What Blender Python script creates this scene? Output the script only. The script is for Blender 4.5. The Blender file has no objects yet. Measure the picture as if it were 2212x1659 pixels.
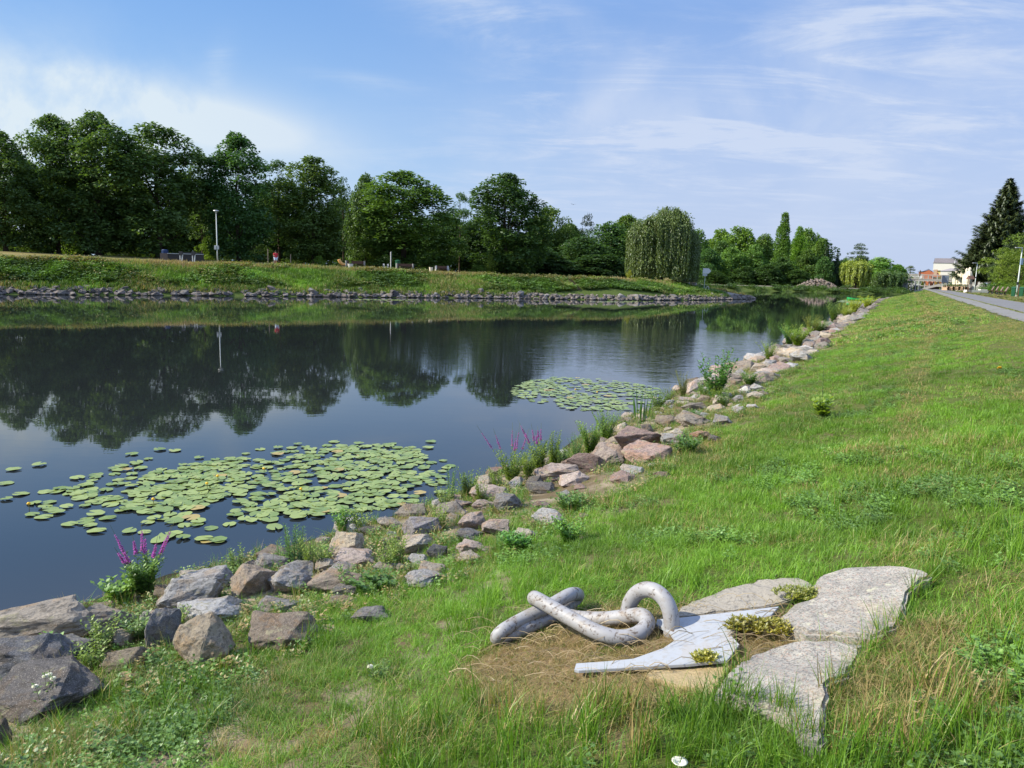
import bpy, bmesh, math, random
import numpy as np
from math import sin, cos, tan, pi, radians, atan2, sqrt, exp
from mathutils import Vector, Matrix

S = bpy.context.scene
COL = S.collection

# ------------------------------------------------------------ camera (photo geometry: 2212 x 1659 reading grid)
F_PX, PITCH, ROLL, CAM_Z = 1609.0, radians(8.55), radians(1.65), 3.4
fw = np.array([0, cos(PITCH), -sin(PITCH)]); u0 = np.array([0, sin(PITCH), cos(PITCH)]); r0 = np.array([1., 0, 0])
rt = r0*cos(ROLL) + u0*sin(ROLL); up = u0*cos(ROLL) - r0*sin(ROLL)
cam_d = bpy.data.cameras.new('camera'); cam = bpy.data.objects.new('camera', cam_d); COL.objects.link(cam)
cam_d.sensor_fit = 'HORIZONTAL'; cam_d.sensor_width = 36.0; cam_d.lens = 36.0*F_PX/2212.0
cam_d.clip_start = 0.05; cam_d.clip_end = 5000
M = Matrix(((rt[0], up[0], -fw[0], 0), (rt[1], up[1], -fw[1], 0), (rt[2], up[2], -fw[2], CAM_Z), (0, 0, 0, 1)))
cam.matrix_world = M
S.camera = cam

# ------------------------------------------------------------ sun and sky
SUN_AZ, SUN_EL = radians(97), radians(38)     # azimuth measured to the left of the view direction (+Y)
sd = Vector((-cos(SUN_EL)*sin(SUN_AZ), cos(SUN_EL)*cos(SUN_AZ), sin(SUN_EL)))
sl = bpy.data.lights.new('sun', 'SUN'); sl.energy = 5.0; sl.angle = radians(0.55); sl.color = (1.0, 0.92, 0.76)
so = bpy.data.objects.new('sun', sl); COL.objects.link(so)
so.rotation_euler = sd.to_track_quat('Z', 'Y').to_euler()

def ray(x, y): return fw*F_PX + rt*(x-1106) + up*(829.5-y)
def dirv(x, y):
    d = ray(x, y); return d/np.linalg.norm(d)
def horizon_y(x): return 587.6 + (x-1106)*tan(ROLL)

W = bpy.data.worlds.new('World'); S.world = W; W.use_nodes = True
nt = W.node_tree; nt.nodes.clear()
def N(t, typ, **kw):
    n = t.nodes.new(typ)
    for k, v in kw.items():
        if hasattr(n, k): setattr(n, k, v)
    return n
def inp(n, **kw):
    for k, v in kw.items(): n.inputs[k.replace('_', ' ')].default_value = v
    return n
def mixc(t, fac, a, b, mode='MIX'):
    m = t.nodes.new('ShaderNodeMix'); m.data_type = 'RGBA'; m.blend_type = mode; m.clamp_factor = True
    for i, v in ((0, fac), (6, a), (7, b)):
        if hasattr(v, 'is_output'): t.links.new(v, m.inputs[i])
        else: m.inputs[i].default_value = v if i == 0 else (v if len(v) == 4 else (*v, 1))
    return m.outputs[2]
def mth(t, op, a, b=None, c=None, clamp=False):
    m = t.nodes.new('ShaderNodeMath'); m.operation = op; m.use_clamp = clamp
    for i, v in enumerate((a, b, c)):
        if v is None: continue
        if hasattr(v, 'is_output'): t.links.new(v, m.inputs[i])
        else: m.inputs[i].default_value = v
    return m.outputs[0]
def vmth(t, op, a, b=None):
    m = t.nodes.new('ShaderNodeVectorMath'); m.operation = op
    for i, v in enumerate((a, b)):
        if v is None: continue
        if hasattr(v, 'is_output'): t.links.new(v, m.inputs[i])
        else: m.inputs[i].default_value = v
    return m
def noise(t, vec, scale, detail=4, rough=.55, dist=0):
    n = t.nodes.new('ShaderNodeTexNoise'); n.inputs['Scale'].default_value = scale; n.inputs['Detail'].default_value = detail
    n.inputs['Roughness'].default_value = rough; n.inputs['Distortion'].default_value = dist
    if vec is not None: t.links.new(vec, n.inputs['Vector'])
    return n.outputs['Fac']
def maprange(t, v, a, b, c=0., d=1., smooth=True):
    m = t.nodes.new('ShaderNodeMapRange'); m.interpolation_type = 'SMOOTHSTEP' if smooth else 'LINEAR'
    t.links.new(v, m.inputs['Value'])
    for k, x in (('From Min', a), ('From Max', b), ('To Min', c), ('To Max', d)): m.inputs[k].default_value = x
    return m.outputs['Result']

sky = nt.nodes.new('ShaderNodeTexSky'); sky.sky_type = 'NISHITA'; sky.sun_disc = False
sky.sun_elevation = SUN_EL; sky.sun_rotation = -SUN_AZ
sky.air_density = 1.0; sky.dust_density = 0.6; sky.ozone_density = 1.6
tc = nt.nodes.new('ShaderNodeTexCoord'); gen = tc.outputs['Generated']
sep = nt.nodes.new('ShaderNodeSeparateXYZ'); nt.links.new(gen, sep.inputs[0])
zz = mth(nt, 'MAXIMUM', sep.outputs[2], 0.0)
den = mth(nt, 'ADD', zz, 0.10)
proj = vmth(nt, 'DIVIDE', gen, None)
cmb = nt.nodes.new('ShaderNodeCombineXYZ')
for i in range(3): nt.links.new(den, cmb.inputs[i])
nt.links.new(cmb.outputs[0], proj.inputs[1])
mp = nt.nodes.new('ShaderNodeMapping'); nt.links.new(proj.outputs[0], mp.inputs[0])
mp.inputs['Rotation'].default_value = (0, 0, radians(-28)); mp.inputs['Scale'].default_value = (.7, 1.5, 1)
n_w = noise(nt, mp.outputs[0], 1.7, 9, .66, .6)
n_s = noise(nt, gen, 6.0, 6, .58, .3)
def blob(px, py, sx, sy, ang=0):
    """elliptical patch of sky around the direction seen at (px, py); sx, sy angular radii (radians)"""
    c = dirv(px, py)
    e1 = np.cross(c, [0, 0, 1.]); e1 /= np.linalg.norm(e1); e2 = np.cross(e1, c)
    a = radians(ang); f1 = e1*cos(a)+e2*sin(a); f2 = -e1*sin(a)+e2*cos(a)
    d1 = vmth(nt, 'DOT_PRODUCT', gen, tuple(f1)).outputs['Value']; d2 = vmth(nt, 'DOT_PRODUCT', gen, tuple(f2)).outputs['Value']
    d3 = vmth(nt, 'DOT_PRODUCT', gen, tuple(c)).outputs['Value']
    q = mth(nt, 'ADD', mth(nt, 'POWER', mth(nt, 'DIVIDE', mth(nt, 'ABSOLUTE', d1), sx), 2.), mth(nt, 'POWER', mth(nt, 'DIVIDE', mth(nt, 'ABSOLUTE', d2), sy), 2.))
    g = mth(nt, 'EXPONENT', mth(nt, 'MULTIPLY', q, -1.))
    return mth(nt, 'MULTIPLY', g, mth(nt, 'GREATER_THAN', d3, 0.))
def addall(l):
    o = l[0]
    for x in l[1:]: o = mth(nt, 'ADD', o, x)
    return o
soft = addall([mth(nt, 'MULTIPLY', blob(*b[:5]), b[5]) for b in [
    (0, 215, .10, .050, 0, .85), (190, 168, .050, .016, 0, .80), (400, 250, .13, .034, 0, .62), (560, 285, .11, .024, -8, .5),
    (150, 330, .22, .045, 0, .35), (1500, 470, .30, .045, 0, .12), (-500, 350, .4, .12, 0, .9)]])
wisp = addall([mth(nt, 'MULTIPLY', blob(*b[:5]), b[5]) for b in [
    (1330, 200, .085, .020, 40, 1.5), (1480, 262, .20, .040, -4, 1.4), (1700, 160, .26, .08, 14, .8), (1040, 30, .13, .035, -20, 1.0),
    (1250, 60, .15, .03, -10, .75), (2080, 20, .16, .035, 5, 1.1), (1800, 70, .09, .05, 30, .7), (1180, 360, .16, .07, 15, .6), (1900, 330, .32, .10, 0, .9),
    (820, 182, .07, .010, -6, .55), (470, 145, .014, .030, -15, .55), (1620, 400, .4, .06, 0, .45), (2100, 210, .15, .08, 0, .6)]])
w_n = mth(nt, 'MULTIPLY', maprange(nt, n_w, .42, .78), .72)
s_n = maprange(nt, n_s, .36, .60, .30, 1.0)
cl1 = mth(nt, 'MULTIPLY', soft, s_n)
cl2 = mth(nt, 'MULTIPLY', wisp, w_n)
cl3 = mth(nt, 'MULTIPLY', mth(nt, 'MULTIPLY', wisp, .22), s_n)
cloud = mth(nt, 'MINIMUM', addall([cl1, cl2, cl3]), .85)
tint = mixc(nt, maprange(nt, sep.outputs[0], -.5, .6), (1.15, 2.75, 5.9), (1.75, 2.95, 5.9))
skyc = mixc(nt, .70, sky.outputs[0], tint)
hz = maprange(nt, sep.outputs[2], .0, .36, .88, .0)
skyc = mixc(nt, hz, skyc, mixc(nt, maprange(nt, sep.outputs[0], -.4, .3), (2.9, 4.4, 6.1), (3.55, 4.2, 5.6)))
skyc = mixc(nt, maprange(nt, sep.outputs[2], .30, .50, .0, .85), skyc, (4.7, 6.0, 9.3))     # thin high veil overhead
out_c = mixc(nt, cloud, skyc, mixc(nt, maprange(nt, sep.outputs[0], -.5, .1), (5.2, 5.8, 6.1), (4.2, 4.8, 6.0)))
bg = nt.nodes.new('ShaderNodeBackground'); bg.inputs['Strength'].default_value = 0.095
nt.links.new(out_c, bg.inputs['Color'])
wo = nt.nodes.new('ShaderNodeOutputWorld'); nt.links.new(bg.outputs[0], wo.inputs['Surface'])
S.view_settings.view_transform = 'Standard'; S.view_settings.look = 'None'
S.view_settings.exposure = 0.68; S.view_settings.gamma = 1.0
S.cycles.max_bounces = 6; S.cycles.diffuse_bounces = 3; S.cycles.glossy_bounces = 3; S.cycles.transmission_bounces = 4; S.cycles.transparent_max_bounces = 4
S.cycles.use_denoising = True
try: S.cycles.denoiser = 'OPENIMAGEDENOISE'
except Exception: pass

# ------------------------------------------------------------ little library
rng = np.random.default_rng(7); random.seed(7)
def tag(o, label=None, cat=None, group=None, kind=None):
    if label: o['label'] = label
    if cat: o['category'] = cat
    if group: o['group'] = group
    if kind: o['kind'] = kind
    return o
def empty(name, loc, rz=0, sc=(1, 1, 1)):
    o = bpy.data.objects.new(name, None); COL.objects.link(o); o.location = loc; o.rotation_euler = (0, 0, rz); o.scale = sc
    o.empty_display_size = .1
    return o
def link(name, me, mat=None, parent=None):
    o = bpy.data.objects.new(name, me); COL.objects.link(o)
    if mat is not None and not len(me.materials): me.materials.append(mat)
    if parent is not None: o.parent = parent
    return o
def mk(name, V, Fc, mat, parent=None, smooth=False):
    me = bpy.data.meshes.new(name); me.from_pydata([tuple(v) for v in V], [], [tuple(f) for f in Fc]); me.update()
    if smooth: me.polygons.foreach_set('use_smooth', [True]*len(me.polygons))
    return link(name, me, mat, parent)
def polymesh(name, V, k, mat=None):
    """V: (n*k, 3) array, every k vertices one face"""
    V = np.asarray(V, dtype=np.float32); n = len(V)//k
    me = bpy.data.meshes.new(name); me.vertices.add(n*k); me.vertices.foreach_set('co', V.ravel())
    me.loops.add(n*k); me.loops.foreach_set('vertex_index', np.arange(n*k, dtype=np.int32))
    me.polygons.add(n); me.polygons.foreach_set('loop_start', np.arange(0, n*k, k, dtype=np.int32)); me.polygons.foreach_set('loop_total', np.full(n, k, dtype=np.int32))
    me.update(calc_edges=True)
    if mat: me.materials.append(mat)
    return me
class MB:
    def __init__(s): s.v = []; s.f = []
    def add(s, V, Fc):
        b = len(s.v); s.v += [tuple(map(float, v)) for v in V]; s.f += [tuple(i+b for i in f) for f in Fc]; return s
    def box(s, c, d, rz=0, rx=0, ry=0):
        R = Matrix.Rotation(rz, 3, 'Z') @ Matrix.Rotation(ry, 3, 'Y') @ Matrix.Rotation(rx, 3, 'X')
        P = [Vector(c) + R @ Vector((x*d[0]/2, y*d[1]/2, z*d[2]/2)) for x in (-1, 1) for y in (-1, 1) for z in (-1, 1)]
        return s.add(P, [(0, 1, 3, 2), (4, 6, 7, 5), (0, 4, 5, 1), (2, 3, 7, 6), (0, 2, 6, 4), (1, 5, 7, 3)])
    def tube(s, P, r, n=8, closed=False, cap=True):
        P = [Vector(p) for p in P]; m = len(P)
        if not hasattr(r, '__len__'): r = [r]*m
        V = []; ref = None
        for i in range(m):
            if closed: t = P[(i+1) % m]-P[i-1]
            else: t = P[min(i+1, m-1)]-P[max(i-1, 0)]
            t.normalize()
            if ref is None:
                ref = Vector((0, 0, 1)) if abs(t.z) < .9 else Vector((1, 0, 0))
                ref = (ref - t*ref.dot(t)).normalized()
            else: ref = (ref - t*ref.dot(t)).normalized()
            b = t.cross(ref)
            V += [P[i] + (ref*cos(2*pi*k/n)+b*sin(2*pi*k/n))*r[i] for k in range(n)]
        Fc = []
        for i in range(m if closed else m-1):
            j = (i+1) % m
            off = 0
            if closed and j == 0:
                off = min(range(n), key=lambda o: (V[(m-1)*n] - V[o]).length)
            for k in range(n):
                Fc.append((i*n+k, i*n+(k+1) % n, j*n+(k+1+off) % n, j*n+(k+off) % n))
        if not closed and cap: Fc += [tuple(range(n-1, -1, -1)), tuple((m-1)*n+k for k in range(n))]
        return s.add(V, Fc)
    def lathe(s, c, prof, n=16):
        V = []; m = len(prof)
        for r, z in prof: V += [(c[0]+r*cos(2*pi*k/n), c[1]+r*sin(2*pi*k/n), c[2]+z) for k in range(n)]
        Fc = [(i*n+k, i*n+(k+1) % n, (i+1)*n+(k+1) % n, (i+1)*n+k) for i in range(m-1) for k in range(n)]
        Fc += [tuple(range(n-1, -1, -1)), tuple((m-1)*n+k for k in range(n))]
        return s.add(V, Fc)
    def build(s, name, mat, parent=None, smooth=False): return mk(name, s.v, s.f, mat, parent, smooth)
def spline(P, n, closed=False):
    """Catmull-Rom through P"""
    P = [np.array(p, float) for p in P]; m = len(P); out = []
    segs = m if closed else m-1
    for i in range(segs):
        if closed: a, b, c, d = P[i-1], P[i], P[(i+1) % m], P[(i+2) % m]
        else: a, b, c, d = P[max(i-1, 0)], P[i], P[i+1], P[min(i+2, m-1)]
        for k in range(n):
            t = k/n
            out.append(.5*((2*b)+(-a+c)*t+(2*a-5*b+4*c-d)*t*t+(-a+3*b-3*c+d)*t**3))
    if not closed: out.append(P[-1])
    return out
_g = np.random.default_rng(3).random((256, 256))
def vnoise(x, y, sc=1.0, seed=0):
    x = np.asarray(x, float)/sc+seed*17.3+900; y = np.asarray(y, float)/sc+seed*5.7+900
    xi = np.floor(x).astype(int); yi = np.floor(y).astype(int); fx = x-xi; fy = y-yi
    fx = fx*fx*(3-2*fx); fy = fy*fy*(3-2*fy)
    g = lambda a, b: _g[a % 256, b % 256]
    return (g(xi, yi)*(1-fx)*(1-fy)+g(xi+1, yi)*fx*(1-fy)+g(xi, yi+1)*(1-fx)*fy+g(xi+1, yi+1)*fx*fy)
def inpoly(x, y, poly):
    x = np.asarray(x); y = np.asarray(y); r = np.zeros(x.shape, bool); n = len(poly)
    for i in range(n):
        x1, y1 = poly[i]; x2, y2 = poly[(i+1) % n]
        if y1 == y2: continue
        c = ((y1 > y) != (y2 > y)) & (x < (x2-x1)*(y-y1)/(y2-y1)+x1)
        r ^= c
    return r
def sdist(x, y, poly):
    """signed distance to a polygon, positive inside"""
    x = np.asarray(x, float); y = np.asarray(y, float); d = np.full(x.shape, 1e9)
    for i in range(len(poly)):
        a = np.array(poly[i]); b = np.array(poly[(i+1) % len(poly)]); e = b-a; L = e@e
        t = np.clip(((x-a[0])*e[0]+(y-a[1])*e[1])/L, 0, 1)
        d = np.minimum(d, np.hypot(x-a[0]-t*e[0], y-a[1]-t*e[1]))
    return np.where(inpoly(x, y, poly), d, -d)

# ------------------------------------------------------------ the lie of the land
TH = radians(27.5); DV = np.array([sin(TH), cos(TH)]); RV = np.array([cos(TH), -sin(TH)])    # along / across the embankment
def uv2xy(u, v): return np.asarray(u)*RV[0]+np.asarray(v)*DV[0], np.asarray(u)*RV[1]+np.asarray(v)*DV[1]
def xy2uv(x, y): return np.asarray(x)*RV[0]+np.asarray(y)*RV[1], np.asarray(x)*DV[0]+np.asarray(y)*DV[1]
SH_V = [-20, 0, 3.6, 4.3, 5.2, 5.8, 6.5, 7.2, 8.2, 9.4, 10.8, 12.5, 14, 16.7, 18.8, 21.4, 24.3, 30, 38, 45, 65, 110, 135, 160, 190, 230, 300]
SH_U = [-7.6, -7.4, -7.2, -7.0, -6.9, -6.6, -6.4, -6.25, -6.0, -5.85, -5.95, -5.6, -5.8, -5.75, -5.5, -5.8, -5.9, -5.7, -5.35, -5.7, -5.3, -5.6, -5.6, -4, 0, 12, 45]
def shore_u(v): return np.interp(v, SH_V, SH_U)
def h_near(u, v):
    u = np.asarray(u, float); v = np.asarray(v, float); us = shore_u(v); e = np.maximum(-3.2, us+2.2)
    z1 = .62*np.clip((u-us)/(e-us), 0, 1)**.9
    z2 = .62+1.62*np.clip((u-e)/(3.4-e), 0, 1)**.95
    z = np.where(u < us, (u-us)*.35, np.where(u < e, z1, z2))
    k = np.clip((u-us)/1.0, 0, 1)*np.clip((3.2-u)/.8, 0, 1)
    return z + k*((vnoise(u, v, 1.3, 1)-.5)*.14+(vnoise(u, v, .45, 2)-.5)*.05)
def hz_near_xy(x, y): return h_near(*xy2uv(x, y))
POLY_A = [(-307, -82), (-47.6, 69.1), (-23.8, 83.5), (-.7, 96.5), (15.4, 102.5), (28.4, 113.3), (41.5, 129.8), (37, 137), (20, 152), (9, 175), (5, 206), (-60, 620), (-700, 620), (-700, -82)]
POLY_B = [(0, 200), (20, 212), (63.9, 217.9), (86.6, 224.9), (107, 225.6), (121, 234), (133, 247), (150, 262), (170, 400), (200, 640), (-100, 640)]
LD = np.array([.864, .503]); LN = np.array([-.503, .864]); L0 = np.array([-47.6, 69.1])
def h_far(x, y):
    x = np.asarray(x, float); y = np.asarray(y, float)
    a = sdist(x, y, POLY_A); s = (x-L0[0])*LD[0]+(y-L0[1])*LD[1]
    crest = np.interp(s, [0, 30, 58, 70, 95, 110, 122], [3.3, 3.25, 2.75, 2.7, 2.7, 2.2, 1.3])
    lawn = np.interp(s, [0, 40, 80], [.85, .45, .1])
    wdt = np.interp(s, [0, 80, 100], [7.5, 7.5, 12])
    nz = (vnoise(x, y, 2.5, 4)-.5)*.25
    za = np.where(a < 0, a*.4, np.where(a < 1, a*.45, np.where(a < wdt, .45+(crest-.45)*np.clip((a-1)/(wdt-1), 0, 1)**.85, crest+lawn*np.clip((a-wdt)/22, 0, 1))))
    za += nz*np.clip((a-1)/3, 0, 1)*np.clip((a-1)/4, 0, 1)*np.where(a > wdt, .4, 1)
    b = sdist(x, y, POLY_B)
    zb = np.where(b < 0, b*.4, np.where(b < 5, b*.26, 1.3+.2*np.clip((b-5)/30, 0, 1)+1.5*np.clip((b-35)/60, 0, 1)))
    return np.maximum(np.maximum(za, zb), -1.2)
def hit(px, py, h=0.0, fn=None):
    """where the sight line of the photo point (px, py) meets the near ground raised by h"""
    d = ray(px, py); d = d/np.linalg.norm(d); o = np.array([0, 0, CAM_Z]); t = .5
    fn = fn or hz_near_xy; prev = t
    while t < 700:
        p = o+d*t
        if p[2] < fn(p[0], p[1])+h:
            lo, hi = prev, t
            for _ in range(18):
                m = (lo+hi)/2; p = o+d*m
                if p[2] < fn(p[0], p[1])+h: hi = m
                else: lo = m
            return o+d*hi
        prev = t; t *= 1.01; t += .01
    return o+d*t
def atz(px, py, z=0.0):
    d = ray(px, py); t = (z-CAM_Z)/d[2]; return d*t+np.array([0, 0, CAM_Z])
def atd(px, py, dep):
    """point on the sight line at the given forward distance (Y)"""
    d = ray(px, py); return d*(dep/d[1])+np.array([0, 0, CAM_Z])
def onfar(px, off):
    """point of the far park seen at column px, off metres behind the far waterline"""
    d = ray(px, horizon_y(px))[:2]; d = d/np.linalg.norm(d)
    q = L0+LN*off; t = (q@LN)/(d@LN); x, y = d*t
    return np.array([x, y, float(h_far(x, y))])
def zoomlist(L, sx, ox, oy): return [(ox+a*sx, oy+b*sx) for a, b in L]
# ------------------------------------------------------------ materials
def newmat(name):
    m = bpy.data.materials.new(name); m.use_nodes = True; t = m.node_tree; t.nodes.clear()
    o = t.nodes.new('ShaderNodeOutputMaterial'); return m, t, o
def coord(t, kind='Object'):
    return t.nodes.new('ShaderNodeTexCoord').outputs[kind]
def princ(t, o, col, rough=.8, spec=.3, metal=0., bump=None, bstr=.3, bdist=.02):
    p = t.nodes.new('ShaderNodeBsdfPrincipled')
    for k, v in (('Base Color', col), ('Roughness', rough), ('Metallic', metal), ('Specular IOR Level', spec)):
        if hasattr(v, 'is_output'): t.links.new(v, p.inputs[k])
        else: p.inputs[k].default_value = (*v, 1) if isinstance(v, tuple) else v
    if bump is not None:
        b = t.nodes.new('ShaderNodeBump'); b.inputs['Strength'].default_value = bstr; b.inputs['Distance'].default_value = bdist
        t.links.new(bump, b.inputs['Height']); t.links.new(b.outputs[0], p.inputs['Normal'])
    t.links.new(p.outputs[0], o.inputs['Surface']); return p
def simple(name, col, rough=.6, var=.12, scale=8, metal=0., bstr=.15, spec=.3):
    m, t, o = newmat(name); c = coord(t); n = noise(t, c, scale, 5)
    a = tuple(x*(1-var) for x in col); b = tuple(min(1, x*(1+var)) for x in col)
    princ(t, o, mixc(t, n, a, b), rough, spec, metal, n, bstr, .01); return m
def leafmat(name, dark, light, trans=.35, gloss=.06, inst=False, nscale=.6, use_objcol=False, dry=None, rough=.5):
    m, t, o = newmat(name)
    geo = t.nodes.new('ShaderNodeNewGeometry'); r = geo.outputs['Random Per Island']
    c = coord(t); n = noise(t, c, nscale, 3)
    f = mth(t, 'ADD', mth(t, 'MULTIPLY', r, .6), mth(t, 'MULTIPLY', maprange(t, n, .3, .7), .4))
    col = mixc(t, f, dark, light)
    if inst:
        at = t.nodes.new('ShaderNodeAttribute'); at.attribute_type = 'INSTANCER'; at.attribute_name = 'tone'
        a2 = t.nodes.new('ShaderNodeAttribute'); a2.attribute_type = 'INSTANCER'; a2.attribute_name = 'dry'
        k = mth(t, 'MULTIPLY_ADD', at.outputs['Fac'], 1.35, .20)
        cb = t.nodes.new('ShaderNodeCombineXYZ')
        for i in range(3): t.links.new(k, cb.inputs[i])
        col = mixc(t, 1.0, col, cb.outputs[0], 'MULTIPLY')
        dd = mixc(t, r, (.21, .145, .06), (.44, .34, .15))
        dr = maprange(t, mth(t, 'ADD', a2.outputs['Fac'], mth(t, 'MULTIPLY', mth(t, 'SUBTRACT', r, .5), .8)), .55, .75)
        col = mixc(t, dr, col, dd)
    if use_objcol:
        oi = t.nodes.new('ShaderNodeObjectInfo'); col = mixc(t, 1.0, col, oi.outputs['Color'], 'MULTIPLY')
    d = t.nodes.new('ShaderNodeBsdfDiffuse'); tr = t.nodes.new('ShaderNodeBsdfTranslucent'); g = t.nodes.new('ShaderNodeBsdfGlossy')
    t.links.new(col, d.inputs[0]); g.inputs['Roughness'].default_value = rough; g.inputs[0].default_value = (.9, .95, 1, 1)
    t.links.new(mixc(t, 1.0, col, (1.25, 1.3, .55), 'MULTIPLY'), tr.inputs[0])
    m1 = t.nodes.new('ShaderNodeMixShader'); m1.inputs[0].default_value = trans
    t.links.new(d.outputs[0], m1.inputs[1]); t.links.new(tr.outputs[0], m1.inputs[2])
    m2 = t.nodes.new('ShaderNodeMixShader'); m2.inputs[0].default_value = gloss
    t.links.new(m1.outputs[0], m2.inputs[1]); t.links.new(g.outputs[0], m2.inputs[2])
    t.links.new(m2.outputs[0], o.inputs['Surface']); return m

m_leaf = leafmat('tree_leaves', (.042, .086, .028), (.120, .195, .044), .38, .02, use_objcol=True, nscale=.35)
m_willow = leafmat('willow_leaves', (.050, .085, .022), (.165, .215, .052), .30, .04, use_objcol=True, nscale=.4)
m_needle = leafmat('needle_leaves', (.024, .044, .018), (.080, .105, .036), .18, .03, use_objcol=True, nscale=.6)
m_weed = leafmat('weed_leaves', (.075, .15, .028), (.22, .33, .065), .35, .05, use_objcol=True, nscale=3)
m_grass = leafmat('grass_blades', (.050, .128, .010), (.190, .335, .026), .30, .03, inst=True, nscale=1.0)
m_herb = leafmat('herb_leaves', (.055, .125, .020), (.175, .300, .045), .30, .05, inst=True, nscale=1.0)
m_straw = leafmat('straw_blades', (.20, .14, .06), (.45, .34, .17), .2, .04, nscale=2)
m_pink = leafmat('loosestrife_flowers', (.30, .06, .36), (.62, .16, .62), .35, .03, nscale=9)
m_yellow = leafmat('yellow_petals', (.7, .42, .02), (.9, .65, .05), .25, .03, nscale=9)
m_white = leafmat('white_petals', (.7, .7, .65), (.85, .85, .8), .3, .03, nscale=9)
m_stalk = simple('brown_green_stalk', (.10, .12, .05), .8)
def bark():
    m, t, o = newmat('bark'); c = coord(t); mp = t.nodes.new('ShaderNodeMapping'); t.links.new(c, mp.inputs[0]); mp.inputs['Scale'].default_value = (6, 6, 1)
    n = noise(t, mp.outputs[0], 1.5, 6, .7); princ(t, o, mixc(t, n, (.03, .024, .018), (.13, .10, .075)), .95, .1, 0, n, .6, .05); return m
m_bark = bark()

def rockmat():
    m, t, o = newmat('boulder_stone')
    oi = t.nodes.new('ShaderNodeObjectInfo'); c0 = coord(t)
    off = mth(t, 'MULTIPLY', oi.outputs['Random'], 37.)
    c = vmth(t, 'ADD', c0, None); cb = t.nodes.new('ShaderNodeCombineXYZ')
    for i in range(3): t.links.new(off, cb.inputs[i])
    t.links.new(cb.outputs[0], c.inputs[1]); c = c.outputs[0]
    n1 = noise(t, c, 2.2, 5, .6, .4); n2 = noise(t, c, 14, 6, .7); n3 = noise(t, c, 70, 3, .7)
    col = mixc(t, maprange(t, n1, .35, .68), oi.outputs['Color'], mixc(t, 1.0, oi.outputs['Color'], (.62, .64, .70), 'MULTIPLY'))
    col = mixc(t, mth(t, 'MULTIPLY', maprange(t, n1, .52, .60), .5), col, mixc(t, 1.0, oi.outputs['Color'], (1.25, 1.0, .72), 'MULTIPLY'))
    col = mixc(t, mth(t, 'MULTIPLY', maprange(t, n2, .48, .60), .55), col, (.065, .058, .05))
    col = mixc(t, mth(t, 'MULTIPLY', maprange(t, n3, .56, .64), .45), col, (.58, .54, .48))
    gp = t.nodes.new('ShaderNodeNewGeometry'); ri = mth(t, 'MULTIPLY_ADD', gp.outputs['Random Per Island'], .6, .68); cr = t.nodes.new('ShaderNodeCombineXYZ')
    for i in range(3): t.links.new(ri, cr.inputs[i])
    col = mixc(t, 1.0, col, cr.outputs[0], 'MULTIPLY')
    sz = t.nodes.new('ShaderNodeSeparateXYZ'); t.links.new(gp.outputs['Position'], sz.inputs[0])
    wet = maprange(t, mth(t, 'SUBTRACT', sz.outputs[2], mth(t, 'MULTIPLY', n1, .10)), .06, -.01)      # wet, algae-stained foot at the waterline
    col = mixc(t, mth(t, 'MULTIPLY', wet, .85), col, (.030, .030, .020))
    col = mixc(t, mth(t, 'MULTIPLY', mth(t, 'MULTIPLY', maprange(t, noise(t, c, 4.5, 4), .56, .66), maprange(t, n2, .45, .55)), .55), col, (.33, .31, .20))
    h = mth(t, 'ADD', mth(t, 'MULTIPLY', n2, 1.0), mth(t, 'MULTIPLY', n3, .3))
    princ(t, o, col, .92, .15, 0, h, .9, .03); return m
m_rock = rockmat()
def granite():
    m, t, o = newmat('granite'); c = coord(t)
    vo = t.nodes.new('ShaderNodeTexVoronoi'); vo.inputs['Scale'].default_value = 130; t.links.new(c, vo.inputs['Vector'])
    sp = t.nodes.new('ShaderNodeSeparateColor'); t.links.new(vo.outputs['Color'], sp.inputs[0])
    n1 = noise(t, c, 3, 5, .65, .3); n2 = noise(t, c, 45, 5, .75)
    col = mixc(t, maprange(t, n1, .35, .65), (.28, .265, .235), (.395, .375, .335))
    col = mixc(t, mth(t, 'MULTIPLY', mth(t, 'GREATER_THAN', sp.outputs[0], .78), .6), col, (.09, .09, .095))
    col = mixc(t, mth(t, 'MULTIPLY', mth(t, 'LESS_THAN', sp.outputs[1], .12), .6), col, (.34, .22, .17))
    col = mixc(t, mth(t, 'MULTIPLY', maprange(t, n2, .52, .62), .45), col, (.11, .10, .095))
    col = mixc(t, mth(t, 'MULTIPLY', maprange(t, noise(t, c, 1.7, 4), .56, .68), .4), col, (.34, .27, .18))
    col = mixc(t, mth(t, 'MULTIPLY', maprange(t, noise(t, c, 2.3, 6, .7, .8), .50, .66), .55), col, (.13, .125, .10))
    vc = t.nodes.new('ShaderNodeTexVoronoi'); vc.feature = 'DISTANCE_TO_EDGE'; vc.inputs['Scale'].default_value = 1.7; wj = vmth(t, 'ADD', c, None); nj = t.nodes.new('ShaderNodeTexNoise'); nj.inputs['Scale'].default_value = 4; nj.inputs['Detail'].default_value = 5; t.links.new(c, nj.inputs['Vector']); t.links.new(nj.outputs['Color'], wj.inputs[1]); t.links.new(wj.outputs[0], vc.inputs['Vector'])
    col = mixc(t, mth(t, 'MULTIPLY', maprange(t, vc.outputs['Distance'], .012, .0), .55), col, (.10, .09, .07))
    col = mixc(t, mth(t, 'MULTIPLY', maprange(t, noise(t, c, 13, 4), .62, .68), .6), col, (.46, .45, .33))
    h = mth(t, 'ADD', n2, mth(t, 'MULTIPLY', n1, 2.))
    princ(t, o, col, .85, .25, 0, h, .7, .02); return m
m_granite = granite()
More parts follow.
